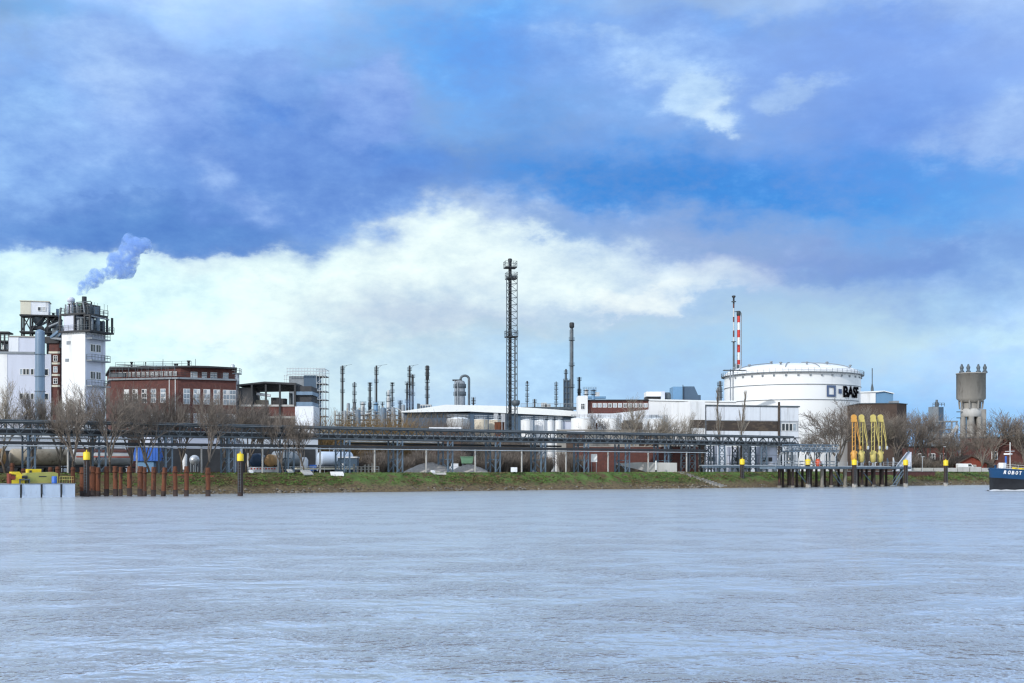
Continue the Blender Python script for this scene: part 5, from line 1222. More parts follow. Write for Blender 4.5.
# gravel heaps and green skip
def heap(px0, px1, top, Y, label):
    f = Fr((px0+px1)/2, Y); r = (px1-px0)/2*f.m; h = f.z(top); b = MB()
    n_ = 40; vs = [(0, 0, h)]; rings = 10
    for j in range(1, rings+1):
        for i in range(n_):
            a = 2*math.pi*i/n_; q = j/rings
            vs.append((r*q*math.cos(a), r*.7*q*math.sin(a), h*max(0, (1-q**1.5))*(1+rnd.uniform(-.12, .12)) - (.25 if j == rings else 0)))
    fs = [(0, 1+i, 1+(i+1) % n_) for i in range(n_)] + [(1+j*n_+i, 1+(j+1)*n_+i, 1+(j+1)*n_+(i+1) % n_, 1+j*n_+(i+1) % n_) for j in range(rings-1) for i in range(n_)]
    b.add(vs, fs, 0, True); o = b.build('gravel_heap', M['gravel'], None, f.loc); tag(o, label, 'gravel heap')
heap(402, 458, 462.8, 250, 'left, larger grey gravel heap under the pipe bridge')
heap(448, 490, 464.6, 255, 'right grey gravel heap under the bridge in front of the green skip')
f = Fr(467, 262)
o = thing('green_skip', 'pale green skip with sloping sides on top of the right gravel heap', 'skip', f.loc)
MB().prism([(f.x(461.8), f.z(463.5)), (f.x(472.4), f.z(463.5)), (f.x(473.4), f.z(457.5)), (f.x(460.8), f.z(457.5))], -1, 1.2).build('body', M['green_paint'], o)
MB().box(f.x(460.4), f.x(473.8), -1.1, 1.3, f.z(457.5)+.003, f.z(456.6)).build('rim', M['green_paint'], o)
for px in (463, 471): MB().box(f.x(px)-.15, f.x(px)+.15, -.8, 1, 0, f.z(463.5)-.003).build('leg', M['steel'], o)
f = Fr(455, 259)
o = thing('white_slab_pile', 'low white slab pile behind the gravel heaps', 'slabs', f.loc)
for i in range(3): MB().box(f.x(448)+i*.3, f.x(462)-i*.4, .3*i, 2-.2*i, .01+i*.62, .6+i*.62).build('slab', M['white_panel'], o)
f = Fr(514, 252)
o = thing('white_crate', 'small white crate on the bank top under the bridge in the middle', 'crate', f.loc)
MB().box(-.65, .65, 0, 1, .12, 1.05).build('body', M['white_panel'], o)
for x in (-.5, .38): MB().box(x, x+.12, 0, 1, 0, .118).build('runner', M['concrete'], o)
f = Fr(594, 268)
o = thing('notice_board', 'white notice board on posts under the bridge right of centre', 'notice board', f.loc)
MB().box(-.42*1.6, .42*1.6, -.05, .05, f.z(462), f.z(454)).build('board', M['frame_white'], o)
for x in (-.5, .5): MB().tube((x, .1, 0), (x, .1, f.z(454)), .06, n=6).build('post', M['steel_grey'], o)
f = Fr(656, 275)
o = thing('marker_post', 'short white marker post with a black foot on the bank, right of centre', 'post', f.loc)
MB().tube((0, 0, .5), (0, 0, f.z(460.8)), .16, n=10).build('post', M['frame_white'], o); MB().tube((0, 0, 0), (0, 0, .498), .17, n=10).build('foot', M['steel_dark'], o)
# brown brick quay wall with sloping pale ramp (px 575-690)
f = Fr(625, 285)
o = thing('brick_yard_wall', 'long dark brown brick yard wall seen under the bridge, right of centre', 'wall', f.loc)
MB().box(f.x(574), f.x(698), 0, 1, 0, f.z(447)).build('wall', M['brick'], o)
MB().box(f.x(573.6), f.x(698.4), -.1, 1.1, f.z(447)+.003, f.z(446.3)).build('coping', M['concrete'], o)
f = Fr(650, 278)
o = thing('concrete_ramp', 'pale concrete ramp wall rising to the right below the brown brick wall', 'ramp', f.loc)
MB().prism([(f.x(615), 0), (f.x(677), 0), (f.x(677), f.z(462.8)), (f.x(640), f.z(462.2)), (f.x(615), f.z(463.5))], 0, 2).build('wall', M['concrete_light'], o)
MB().prism([(f.x(614), 0), (f.x(646), 0), (f.x(640), f.z(470)), (f.x(615), f.z(464.4))], -.6, -.003).build('earth_slope', M['bark'], o)
# pale stairs and slabs on the bank
for i, (px, t, L_, w_, rz, lab, mt) in enumerate(((337, 5.6, 2.4, 1.0, -.55, 'white panel lying on the grass bank left of centre', 'frame_white'), (307, 6.0, 2.0, 1.2, .2, 'grey concrete slab lying on the bank below the pump skid', 'concrete_light'), (290, 6.6, 1.0, .7, .4, 'small pale stone on the bank top left of the pump skid', 'concrete_light'), (251, 6.4, .7, .5, .1, 'small white stone on the bank below the white frame', 'frame_white'), (433, 6.3, .8, .5, .2, 'small white stone on the grass below the gravel heap', 'frame_white'), (439.5, 5.6, 2.6, .25, -1.0, 'pale plank lying down the grass below the left gravel heap', 'concrete_light'))):
    z = 2.2+(t-4.2)*.56
    b = MB().box(-L_/2, L_/2, -w_/2, w_/2, -.1, .16); b.v = [(x, y, z_+y*.55) for x, y, z_ in b.v]
    o = b.build('slab', M[mt], None, P(st(px, t), t, z+.3), A+rz*.5); tag(o, lab, 'slab')
for px, px2, lab in ((679, 702, 'long sloping concrete steps down the grass bank under the trestles'),):
    o = thing('bank_steps', lab, 'steps', P(st(px, 7), 7, G), A)
    for i in range(14):
        q = i/14; MB().box(q*7.5-.9, q*7.5+1.3, -6.6*q-.5, -6.6*q, -3.3*q-.35, -3.3*q+.12).build('step', M['concrete'], o)

# ================================================================ river furniture: piles, dolphins, barge
def pile_mb(r, h): return MB().lathe([(r, -3.0), (r, h-.06), (r*.93, h)], 16)
pile_lab = [(82.6, 467.2, 3.3, 'rusty pile hard against the left of the capped dolphin cluster'), (92.6, 466.5, 4.3, 'thick dark rusty pile just right of the yellow-capped post'),
 (98, 467.3, 2.9, 'rusty pile second right of the yellow-capped post'), (106.5, 466.4, 2.9, 'rusty pile in front of the middle of the striped wagon'),
 (115.6, 466, 2.9, 'rusty pile just below the blue arrow sign, left of a pair'), (120.6, 467, 2.3, 'thinner rusty pile just right of the blue arrow sign pile'),
 (129.5, 466.5, 2.9, 'rusty pile below the left edge of the blue container'), (140.3, 466.2, 3.4, 'thick rusty pile below the blue container, left of a touching pair'),
 (144.6, 467, 2.4, 'thin rusty pile touching the thick one below the blue container'), (153.3, 466.8, 3.0, 'rusty pile below the right part of the blue container'),
 (163.3, 467.4, 2.8, 'rusty pile just right of the blue container'), (175.4, 466.4, 2.8, 'rusty pile with a wider ring head, left of the last close pile'),
 (186.3, 466.2, 2.9, 'rusty pile below the white silo'), (208, 467.6, 3.0, 'lone rusty pile with a flared head, rightmost of the row')]
for px, top, w_, lab in pile_lab:
    Y = YW(496.2); r = w_*Y/FPX/2*1.62; h = WZ(top, Y)
    o = thing('rusty_pile', lab, 'pile', (WX(px, Y), Y, 0), 0, 'rusty steel piles in the water on the left')
    o.rotation_euler = (rnd.gauss(0, .012), rnd.gauss(0, .014), rnd.uniform(0, 6) if px not in (175.4, 208, 186.3) else 0)
    pile_mb(r, h).build('shaft', M['rust'], o)
    MB().lathe([(r+.004, h-1.0), (r+.07, h-1.0), (r+.07, h-.75), (r+.004, h-.75)], 16).build('collar', M['rust'], o)
    MB().lathe([(r+.005, -1), (r+.02, -1), (r+.02, .75+rnd.random()*.5), (r+.005, .8)], 16).build('tide_band', M['pile_dark'], o)
    if px in (175.4, 208, 186.3):
        MB().box(-r*2.6, r*2.6, -.12, .12, h-1.45, h-1.2).build('crossbar', M['rust'], o)
m = MB(); Y = YW(496.2)
for px, top, lab in ((12, 463, 'rusty short pile behind the yellow winch on the barge'), (23.5, 468.5, 'squat rusty pile behind the barge left of the yellow cabinet'), (50.5, 467, 'broad rusty pile behind the right of the yellow cabinet'), (57.5, 466.5, 'thin rusty pile behind the blue barrel on the barge'), (73, 467, 'rusty pile behind the right end of the barge')):
    Y = 196; r = 2.1*Y/FPX; h = WZ(top, Y)
    o = thing('rusty_pile', lab, 'pile', (WX(px, Y), Y, 0), 0, 'rusty steel piles in the water on the left')
    pile_mb(r, h).build('shaft', M['rust'], o); MB().lathe([(r+.004, h-.5), (r+.06, h-.5), (r+.06, h-.3), (r+.004, h-.3)], 16).build('collar', M['rust'], o)
def dolphin(px, base, cap0, cap1, w_, label, pale=False):
    Y = YW(base); r = w_*Y/FPX/2; o = thing('mooring_post', label, 'mooring post', (WX(px, Y), Y, 0), 0, 'dark mooring posts with yellow caps')
    z1, z0 = WZ(cap0, Y), WZ(cap1, Y)
    MB().lathe([(r, -3), (r, z0)], 18).build('shaft', M['pile_dark'], o)
    MB().lathe([(r*1.18, z0+.003), (r*1.18, z1-.12), (r*.8, z1)], 18).build('cap', M['signal_yellow'], o)
    MB().tube((0, 0, z1), (0, 0, z1+.3), .09, n=8).build('finial', M['signal_yellow'], o)
    m = MB()
    for x in (-.2, .2): m.tube((x, -r-.12, .6), (x, -r-.12, z0-.2), .04, n=4)
    for i in range(int((z0-.8)/.4)): m.tube((-.2, -r-.12, .7+i*.4), (.2, -r-.12, .7+i*.4), .03, n=4)
    m.build('ladder', M['steel'], o)
    if pale: MB().lathe([(r+.01, -1), (r+.03, -1), (r+.03, .8), (r+.01, .8)], 18).build('tide_band', M['concrete'], o)
dolphin(86.6, 496.6, 451.8, 459.8, 5.6, 'yellow-capped dark post in front of the striped wagon, left group')
dolphin(240.3, 496, 453.5, 461, 5.6, 'tall yellow-capped dark post standing alone left of the two drums')
dolphin(742.2, 487.4, 459, 464.5, 4.4, 'lone yellow-capped post in front of the grey warehouse', True)
dolphin(808, 487.4, 459.3, 464.8, 4.6, 'yellow-capped post at the left of the loading jetty deck', True)
dolphin(854.3, 487.2, 459.6, 465, 4.4, 'yellow-capped post below the orange loading arms', True)
dolphin(905.7, 486.6, 459.8, 465.2, 4.2, 'yellow-capped post beside the slanting jetty ladder', True)
dolphin(945.8, 485.9, 460.2, 465.6, 4.0, 'yellow-capped post standing alone right of the jetty, below the water tower', True)

sB = st(76, -10)
bg = thing('work_barge', 'pale blue-white flat work barge with dark joints moored at the far left', 'barge', P(sB, -10, 0), A)
HB = 1.95; BW = 7
pw_ = [-60, -43, -33.4, -22.6, -12.4]
def sb(px): return st(px, -10)-sB
ed = [sb(-90), sb(-20), sb(21), sb(41.6), sb(61.3), 0]
for a, b_ in zip(ed, ed[1:]): MB().box(a+.14, b_-.14, 0, BW, -.6, HB).build('hull_section', M['barge_paint'], bg)
MB().box(ed[0], -.2, .12, BW-.1, -.5, HB-.12).build('hull_core', M['steel_dark'], bg)
MB().box(ed[0], -.02, -.05, BW+.05, HB+.003, HB+.1).build('deck', M['steel_grey'], bg)
for px in (21, 41.6, 61.3): MB().box(sb(px)-.12, sb(px)+.12, -.12, .118, .5, HB-.02).build('fender', M['steel_dark'], bg)
MB().rail([(sb(60), .4, HB+.1), (-.2, .4, HB+.1), (-.2, BW-.3, HB+.1)], 1.0, .03, 1.1).build('railing', M['arm_yellow'], bg)
def on_barge(name, label, cat, px, y, parts):
    o = thing(name, label, cat, P(st(px, -10+y), -10+y, HB+.1), A)
    for nm, b, mt in parts: b.build(nm, M[mt], o)
on_barge('deck_winch', 'yellow hooded winch with red guard on the barge deck, far left', 'winch', 18, 2.2, [('hood', MB().prism([(-.9, 0), (.95, 0), (.95, .9), (.2, 1.75), (-.9, 1.75), (-.9, 1.4), (-.2, 1.3), (-.5, .6), (-.9, .5)], 0, 1.5), 'signal_yellow'), ('drum', MB().tube((-.65, -.1, .85), (-.65, 1.6, .85), .32, n=16), 'brick_red'), ('guard', MB().box(-1.25, -.95, 0, 1.5, 0, 1.5), 'brick_red')])
on_barge('olive_hull', 'long olive-green deckhouse box on the barge deck', 'deckhouse', 43, 2.5, [('body', MB().prism([(-2.4, 0), (2.2, 0), (2.2, 1.5), (1.6, 1.7), (-2.4, 1.55)], 0, 2.4), 'olive'), ('name_strip', MB().box(-.6, .5, -.04, -.003, .95, 1.1), 'steel_dark'), ('rail_strip', MB().box(-2.4, 2.2, -.06, -.005, .1, .22), 'arm_yellow')])
on_barge('yellow_cabinet', 'bright yellow cabinet raised on a frame behind the olive deckhouse', 'cabinet', 34.5, 5.3, [('body', MB().box(-1.0, 1.0, 0, 1.2, 1.3, 2.15), 'signal_yellow'), ('frame', MB().box(-.9, 1.0, .1, 1.1, 0, 1.297), 'steel'), ('vent', MB().box(-.75, -.4, -.05, -.003, 1.55, 1.95), 'steel_dark')])
on_barge('blue_barrel', 'blue barrel on the barge deck right of the olive deckhouse', 'barrel', 54.3, 1.6, [('shell', MB().lathe([(.36, 0), (.4, .3), (.37, .34), (.4, .65), (.37, .69), (.38, 1.0), (.33, 1.05)], 18), 'blue_box'), ('lid', MB().lathe([(.3, 1.052), (.3, 1.08)], 18), 'panel_blue')])
on_barge('winch_frame', 'low yellow and black machine frame left of the olive deckhouse', 'machine', 26, 1.8, [('frame', MB().box(-.9, .6, 0, 1, .5, .7).box(-.9, -.75, 0, 1, 0, .498).box(.45, .6, 0, 1, 0, .498), 'steel'), ('motor', MB().tube((-.5, .5, .95), (.3, .5, .95), .24, n=12), 'steel_dark')])
bo = thing('small_boat', 'tiny dark work boat alongside the pale barge at the far left', 'boat', (WX(13.5, 185.5), 185.5, 0), A)
MB().slab([(-1.2, -.4), (.8, -.45), (1.5, 0), (.8, .45), (-1.2, .4)], -.1, .45).build('hull', M['hull_black'], bo)
MB().box(-.4, .25, -.25, .25, .453, .85).build('engine_box', M['green_paint'], bo); MB().tube((.1, 0, .85), (.1, 0, 1.9), .04, n=6).build('mast', M['steel_dark'], bo)

# ================================================================ loading jetty
tJ = -6; sJ0, sJ1 = st(776, tJ), st(911, tJ)
jt = thing('loading_jetty', 'steel-blue loading jetty on thick piles at the right bank', 'jetty', P(sJ0, tJ, 0), A)
LJ = sJ1-sJ0; ZD = 4.75
def sj(px, t=tJ): return st(px, t)-sJ0
MB().box(0, LJ, 0, 5, ZD-.55, ZD).build('deck', M['steel_blue'], jt)
MB().box(.1, LJ-.1, -.15, -.003, ZD-.4, ZD+.06).build('edge_beam', M['steel_blue'], jt)
MB().box(sj(838), sj(890), -.25, -.16, ZD-.02, ZD+.18).build('white_fender', M['galvanised'], jt)
for px, y, w_, c in ((791, 3.5, 3.0, 'pile_dark'), (796, 1.0, 2.6, 'pile_dark'), (801.5, 3.6, 2.6, 'pile_dark'), (813.5, 1.2, 2.4, 'pile_dark'), (825.4, 1.0, 3.4, 'pile_grey'), (834, .8, 3.0, 'pile_dark'), (848.5, 1.0, 3.4, 'pile_grey'), (859.5, 1.2, 3.6, 'pile_grey'), (866, 1.2, 2.8, 'pile_dark'), (878, 1.2, 3.2, 'pile_dark'), (886.5, 1.2, 2.8, 'pile_dark'), (910, 2.5, 3.0, 'pile_dark')):
    r = w_*.235/2; MB().lathe([(r, -3), (r, ZD-.56)], 14, (sj(px), y)).build('pile', M[c], jt)
    MB().lathe([(r+.05, -1), (r+.12, -1), (r+.12, .45), (r+.05, .45)], 14, (sj(px), y)).build('pile_foot', M['pile_grey'], jt)
for i, px in enumerate(range(797, 910, 7)):
    MB().lathe([(.3, -3), (.3, ZD-.56)], 12, (sj(px), 4.3+(i % 2)*.4)).build('pile', M['pile_dark'], jt)
m = MB()
for a, b_ in ((834, 846), (801, 813), (866, 878), (840, 848)): m.tube((sj(a), 1.6, ZD-.6), (sj(b_), 1.6, .6), .14, n=6)
m.build('brace', M['steel_blue'], jt)
MB().rail([(0, .1, ZD), (sj(848), .1, ZD)], 1.1, .045, 1.5).build('railing', M['galvanised'], jt)
MB().rail([(sj(884), .1, ZD), (LJ-.1, .1, ZD), (LJ-.1, 4.8, ZD)], 1.1, .045, 1.5).build('railing', M['galvanised'], jt)
m = MB()   # pipe trestle on the deck
za, zb = WZ(451.5, 285), WZ(444.5, 285)
for y in (2.2, 4.4):
    m.beam((sj(797), y, za), (sj(846), y, za), .22); m.beam((sj(797), y, zb), (sj(846), y, zb), .22)
    k = 12; h = (sj(846)-sj(797))/k
    for i in range(k):
        x = sj(797)+i*h; m.beam((x, y, za if i % 2 else zb), (x+h, y, zb if i % 2 else za), .12); m.beam((x, y, za), (x, y, zb), .1)
m.build('pipe_trestle', M['steel_blue'], jt)
for px in (799, 806, 813, 824, 834, 844):
    for y in (2.2, 4.4): MB().box(sj(px)-.12, sj(px)+.12, y-.12, y+.12, ZD+.003, za-.12).build('trestle_post', M['steel'], jt)
for z, r, c in ((za+.35, .2, 'pipe_silver'), (za+.35, .16, 'steel_grey'), (za+.95, .15, 'galvanised'), (ZD+.5, .16, 'galvanised'), (ZD+1.2, .14, 'steel_grey')):
    y = rnd.uniform(2.5, 4.1); MB().tube((sj(797), y, z), (sj(848), y, z), r, n=8).build('pipe', M[c], jt)
for i in range(9):
    px = 800+i*5.2; MB().path([(sj(px), 1.9, ZD+.01), (sj(px), 1.9, ZD+1.6+rnd.random()), (sj(px)+.9, 2.1, za)], .11, 6).build('riser', M[rnd.choice(['frame_white', 'steel_grey', 'galvanised', 'steel_blue'])], jt)
for i in range(8): 
    px = 862+i*6; MB().path([(sj(px), 3.2, ZD+.01), (sj(px), 3.2, ZD+1.0+rnd.random()*1.3), (sj(px)+.8, 3.4, ZD+1.0)], .12, 6).build('riser', M[rnd.choice(['frame_white', 'steel_grey', 'galvanised', 'steel_blue'])], jt)
o = thing('red_valve', 'red valve body on the jetty deck between the white risers', 'valve', P(sJ0+sj(821), tJ+.9, ZD), A)
MB().lathe([(.35, 0), (.35, .3), (.55, .5), (.55, 1.3), (.3, 1.5), (.45, 1.55), (.45, 1.75)], 14).build('body', M['orange_red'], o)
MB().box(-.75, .75, -.15, .15, 1.0, 1.2).build('handle', M['orange_red'], o); MB().box(.35, .9, -.3, .3, .1, .45).build('flange', M['brick_red'], o)
o = thing('hose_reel', 'round white hose reel beside the red valve on the jetty', 'hose reel', P(sJ0+sj(825.3), tJ+.9, ZD), A)
MB().tube((0, -.2, 1.1), (0, .2, 1.1), .5, n=20).build('reel', M['frame_white'], o); MB().box(-.1, .1, -.1, .1, 0, .6).build('stand', M['green_paint'], o)
# loading arms
def arm(px, label, mt, base=462, top=414.5, lean=6.8, base_mt=None):
    t = tJ+1.3; Y = Yt(px, t); m_ = Y/FPX
    o = thing('loading_crane', label, 'loading arm', P(st(px, t), t, ZD), 0, 'tall articulated loading arms on the jetty')
    def z(py): return WZ(py, Y)-ZD
    zt = z(top)
    MB().lathe([(.42, 0), (.42, .25), (.26, .3), (.26, z(458))], 14).build('pedestal', M['steel_grey'], o)
    MB().lathe([(.3, z(462.5)), (.62, z(461)), (.72, z(457)), (.62, z(452)), (.35, z(450.5))], 14).build('swivel', M[base_mt or mt], o)
    MB().tube((-.75, -.1, z(454)), (.7, -.1, z(452.5)), .34, n=12).build('swivel_joint', M[base_mt or mt], o)
    m = MB()
    for x in (-.34, .34): m.tube((x, 0, z(453)), (x, 0, zt-.9), .115, n=8)
    for i in range(7): zz = z(452)+(zt-1-z(452))*i/7; m.beam((-.34, 0, zz), (.34, 0, zz+.5), .08)
    m.build('riser', M[mt], o)
    m = MB().lathe([(.62, -.26), (.66, -.24), (.66, .24), (.62, .26)], 24); m.v = [(x, z_, y+zt-.65) for x, y, z_ in m.v]; m.f = [tuple(reversed(q)) for q in m.f]
    m.build('head_sheave', M[mt], o)
    MB().box(-.58, .58, -.4, .4, zt-1.75, zt-1.0).build('head_frame', M[mt], o)
    m = MB(); xe = lean*m_; m.path([(.55, .35, zt-.8), (xe*.55, .3, z(432)), (xe, .2, z(447))], .10, 8); m.build('outboard_arm', M[mt], o)
    MB().path([(.6, -.3, zt-1.0), (xe*.8, -.25, z(438)), (xe*.72, -.2, z(449))], .07, 6).build('cable', M[mt], o)
    MB().lathe([(.25, z(449.5)), (.32, z(448)), (.25, z(446))], 10, (xe, .2)).build('coupling', M['arm_orange' if mt == 'arm_orange' else 'galvanised'], o)
arm(853.8, 'orange loading arm, leftmost of the four on the jetty', 'arm_orange')
arm(861.4, 'yellow loading arm with orange stripes, second from the left on the jetty', 'arm_yellow', base_mt='arm_yellow')
arm(873.0, 'yellow loading arm, third from the left on the jetty', 'arm_yellow')
arm(880.3, 'yellow loading arm with a pale hanging pipe, rightmost on the jetty', 'arm_yellow')
gw = thing('jetty_ladder', 'slanting blue-grey ladder from the jetty deck down to the water', 'ladder', P(sJ0+sj(905), tJ-.3, 0), A)
m = MB(); xl = sj(893)-sj(905)
for y in (-.5, .5): m.beam((xl, y, .2), (0, y, ZD), .16); m.beam((xl, y, 1.2), (0, y, ZD+1), .08)
for i in range(12): q = i/12; m.beam((xl*(1-q), -.5, .2+(ZD-.2)*q), (xl*(1-q), .5, .2+(ZD-.2)*q), .1)
m.build('stringers', M['steel_blue'], gw)
MB().box(xl-.6, xl+.3, -.6, .6, .05, .3).build('landing', M['steel_grey'], gw)
f = Fr(898, 330)
o = thing('blue_stair_house', 'pale blue wedge-shaped stair house behind the right of the jetty', 'stair house', f.loc)
MB().prism([(f.x(894), 0), (f.x(911.5), 0), (f.x(911.5), f.z(452)), (f.x(909), f.z(452))], 0, 2).build('wall', M['lavender_render'], o)
MB().beam((f.x(893.5), -.2, .2), (f.x(909), -.2, f.z(451)), .25).build('stringer', M['steel_blue'], o)
# brown quay wall right of the jetty
for px0, px1, t, z1, lab, mt in ((846, 935, 4.5, 3.3, 'low red-brown brick quay wall behind the jetty piles', 'brick'),):
    a, b_ = st(px0, t), st(px1, t); o = thing('quay_wall', lab, 'wall', P(a, t, 0), A)
    MB().box(0, b_-a, 0, 3.4, -.5, z1+.22).build('wall', M[mt], o); MB().box(-.1, b_-a+.1, -.12, 3.5, z1+.223, z1+.42).build('coping', M['concrete'], o)
f = Fr(940, 332)
o = thing('concrete_kerb_wall', 'pale low concrete wall on the bank top right of the jetty', 'wall', f.loc, R(8))
for i in range(9): MB().box(-8.5+i*3.4, -5.3+i*3.4, 0, .4, 0, 1.0+(.25 if i in (4, 5) else 0)).build('block', M['concrete_light'], o)
f = Fr(966, 342)
o = thing('parked_van', 'white van parked at the foot of the water tower', 'van', f.loc)
MB().prism([(-2.4, .45), (2.4, .45), (2.45, 1.2), (1.7, 1.35), (1.1, 2.15), (-2.3, 2.2), (-2.45, 1.9)], -.9, .9).build('body', M['white_paint'], o)
MB().prism([(.3, 1.4), (1.45, 1.4), (1.0, 2.0), (.3, 2.0)], -.94, -.905).build('side_window', M['glass'], o)
for x in (-1.5, 1.5):
    for y in (-.85, .85): MB().tube((x, y-.1, .36), (x, y+.1, .36), .36, n=16).build('wheel', M['steel_dark'], o)
# lamp posts
for px, top, Y, lab in ((922.3, 457, 322, 'thin white lamp post on the bank right of the jetty ladder'), (943.8, 447, 340, 'thin dark red mast behind the lone yellow-capped post'), (486, 463, 262, 'thin lamp post under the bridge right of the green skip')):
    f = Fr(px, Y); o = thing('lamp_post', lab, 'lamp post', f.loc)
    MB().tube((0, 0, 0), (0, 0, f.z(top)), .07, n=8).build('pole', M['brick_red' if 'red' in lab else 'galvanised'], o)
    MB().box(-.1, .55, -.12, .12, f.z(top)+.003, f.z(top)+.15).build('lamp_head', M['galvanised'], o)

# ================================================================ ship
sh = thing('river_ship', 'blue-topped black river ship entering at the right edge, bow first', 'ship', (WX(989.5, 240), 240, 0), A)
LS, BWD = 60, 5.0
def hw(x, z):   # half width at x behind the stem, height z
    rake = .5*(4.4-z); x = x-rake*.75
    if x <= 0: return 0.02
    q = min(1, x/11); return BWD*(1-(1-q)**2.1)*(.72+.28*min(1, max(0, z+1)/4))
def deckz(x): return 4.35-.95*min(1, x/14)
xs = [0, .15, .4, .8, 1.3, 2, 2.8, 3.6, 4.6, 5.6, 7, 8.5, 10, 12, 14, 20, 40, LS]
zl = [-1, 0, .8, 1.6, 2.4]
m = MB(); vs = []; fs = []; mi = []
rows = 9
for side in (-1, 1):
    o0 = len(vs)
    for x in xs:
        dz = deckz(x); zs = [-1, 0, .8, 1.6, dz-1.75, dz-1.2, dz-.6, dz-.1, dz]
        for zz in zs: vs.append((x, side*hw(x, zz), zz))
    for i in range(len(xs)-1):
        for j in range(rows-1):
            a = o0+i*rows+j; q = (a, a+rows, a+rows+1, a+1); fs.append(q if side < 0 else tuple(reversed(q))); mi.append(0 if j < 4 else 1)
m.add(vs, fs, 0, True); m.m = mi
k = len(xs)*rows
m.add([vs[i*rows+rows-1] for i in range(len(xs))]+[vs[k+i*rows+rows-1] for i in range(len(xs))], [(i, i+1, len(xs)+i+1, len(xs)+i) for i in range(len(xs)-1)], 2)
m.v = [(x, y, z-.0) for x, y, z in m.v]
m.build('hull', [M['hull_black'], M['hull_blue'], M['steel_grey']], sh)
m = MB()
for side in (-1, 1):
    pts = [(x, side*(hw(x, deckz(x))+.02), deckz(x)) for x in xs]; m.path(pts, .09, 6)
m.build('gunwale', M['hull_blue'], sh)
vs, fs = text_mesh('ROBOT', 1.05, .03)
x0, x1 = min(v[0] for v in vs), max(v[0] for v in vs)
def on_hull(name, vs, fs, xc, zc, mt, wid):
    x0, x1 = min(v[0] for v in vs), max(v[0] for v in vs); b = MB(); pts = []
    for dx in (.05, .09):
        for v in vs:
            x = xc+(v[0]-(x0+x1)/2)*wid/(x1-x0); zz = zc+v[1]-.068*(x-xc); pts.append((x, -hw(x, zz)-dx, zz))
    k = len(vs); b.add(pts, [list(q) for q in fs]+[[i+k for i in reversed(q)] for q in fs]); b.build(name, M[mt], sh)
# wide-set capitals, letter by letter
for i, chh in enumerate('ROBOT'):
    vs, fs = text_mesh(chh, .92, .03); on_hull('letter', vs, fs, 2.35+i*.62, 3.55-i*.043, 'letter_white', .40)
MB().box(2.6, 3.6, -1.2, -.2, 4.25, 5.4).build('bow_locker', M['white_paint'], sh)
MB().lathe([(.2, 4.2), (.2, 4.9), (.3, 4.95)], 10, (1.3, -.4)).build('bollard', M['hull_blue'], sh)
MB().box(5.0, 5.7, -2.2, -1.5, 3.9, 4.5).build('windlass', M['signal_yellow'], sh)
MB().box(6.7, 7.9, -2.5, -1.6, 3.8, 4.4).build('windlass', M['signal_yellow'], sh)
MB().tube((6.6, 0, 3.7), (6.6, 0, 9.4), .075, n=8).build('mast', M['frame_white'], sh)
MB().tube((5.0, 0, 7.6), (8.0, 0, 7.7), .05, n=6).build('crosstree', M['frame_white'], sh)
MB().box(5.0, 5.5, -.05, .05, 5.2, 6.7).build('signal_board', M['blue_box'], sh)
MB().tube((5.25, 0, 3.9), (5.25, 0, 5.2), .06, n=6).build('board_pole', M['frame_white'], sh)
MB().box(5.6, 6.3, -.7, .7, 7.0, 7.25).build('radar', M['frame_white'], sh)
m = MB(); m.rail([(x, -hw(x, deckz(x))+.2, deckz(x)) for x in (1.3, 2.8, 4.6, 7, 10, 14, 20)], .9, .03, 1.2); m.build('railing', M['frame_white'], sh)
MB().box(14, 52, -4.2, 4.2, 3.2, 4.4).build('hatch_cover', M['steel_grey'], sh)
MB().box(52, 58, -3.6, 3.6, 3.2, 7.5).build('wheelhouse', M['white_paint'], sh)
m = MB(); n_ = 30; vs = []
for i in range(n_+1):
    x = -1.2+i*.7; b_ = hw(max(.1, x), .1)
    vs += [(x, -b_-.02, .04), (x, -b_-.2-.04*i-rnd.random()*.3, .16+rnd.random()*.16), (x, -b_-.8-.11*i-rnd.random()*.5, .03)]
m.add(vs, [(3*i+j, 3*i+3+j, 3*i+4+j, 3*i+1+j) for i in range(n_) for j in (0, 1)], 0, True)
o = m.build('bow_wave', M['foam'], None, sh.location, A); tag(o, 'white foaming bow wave along the black hull of the ship', 'bow wave')

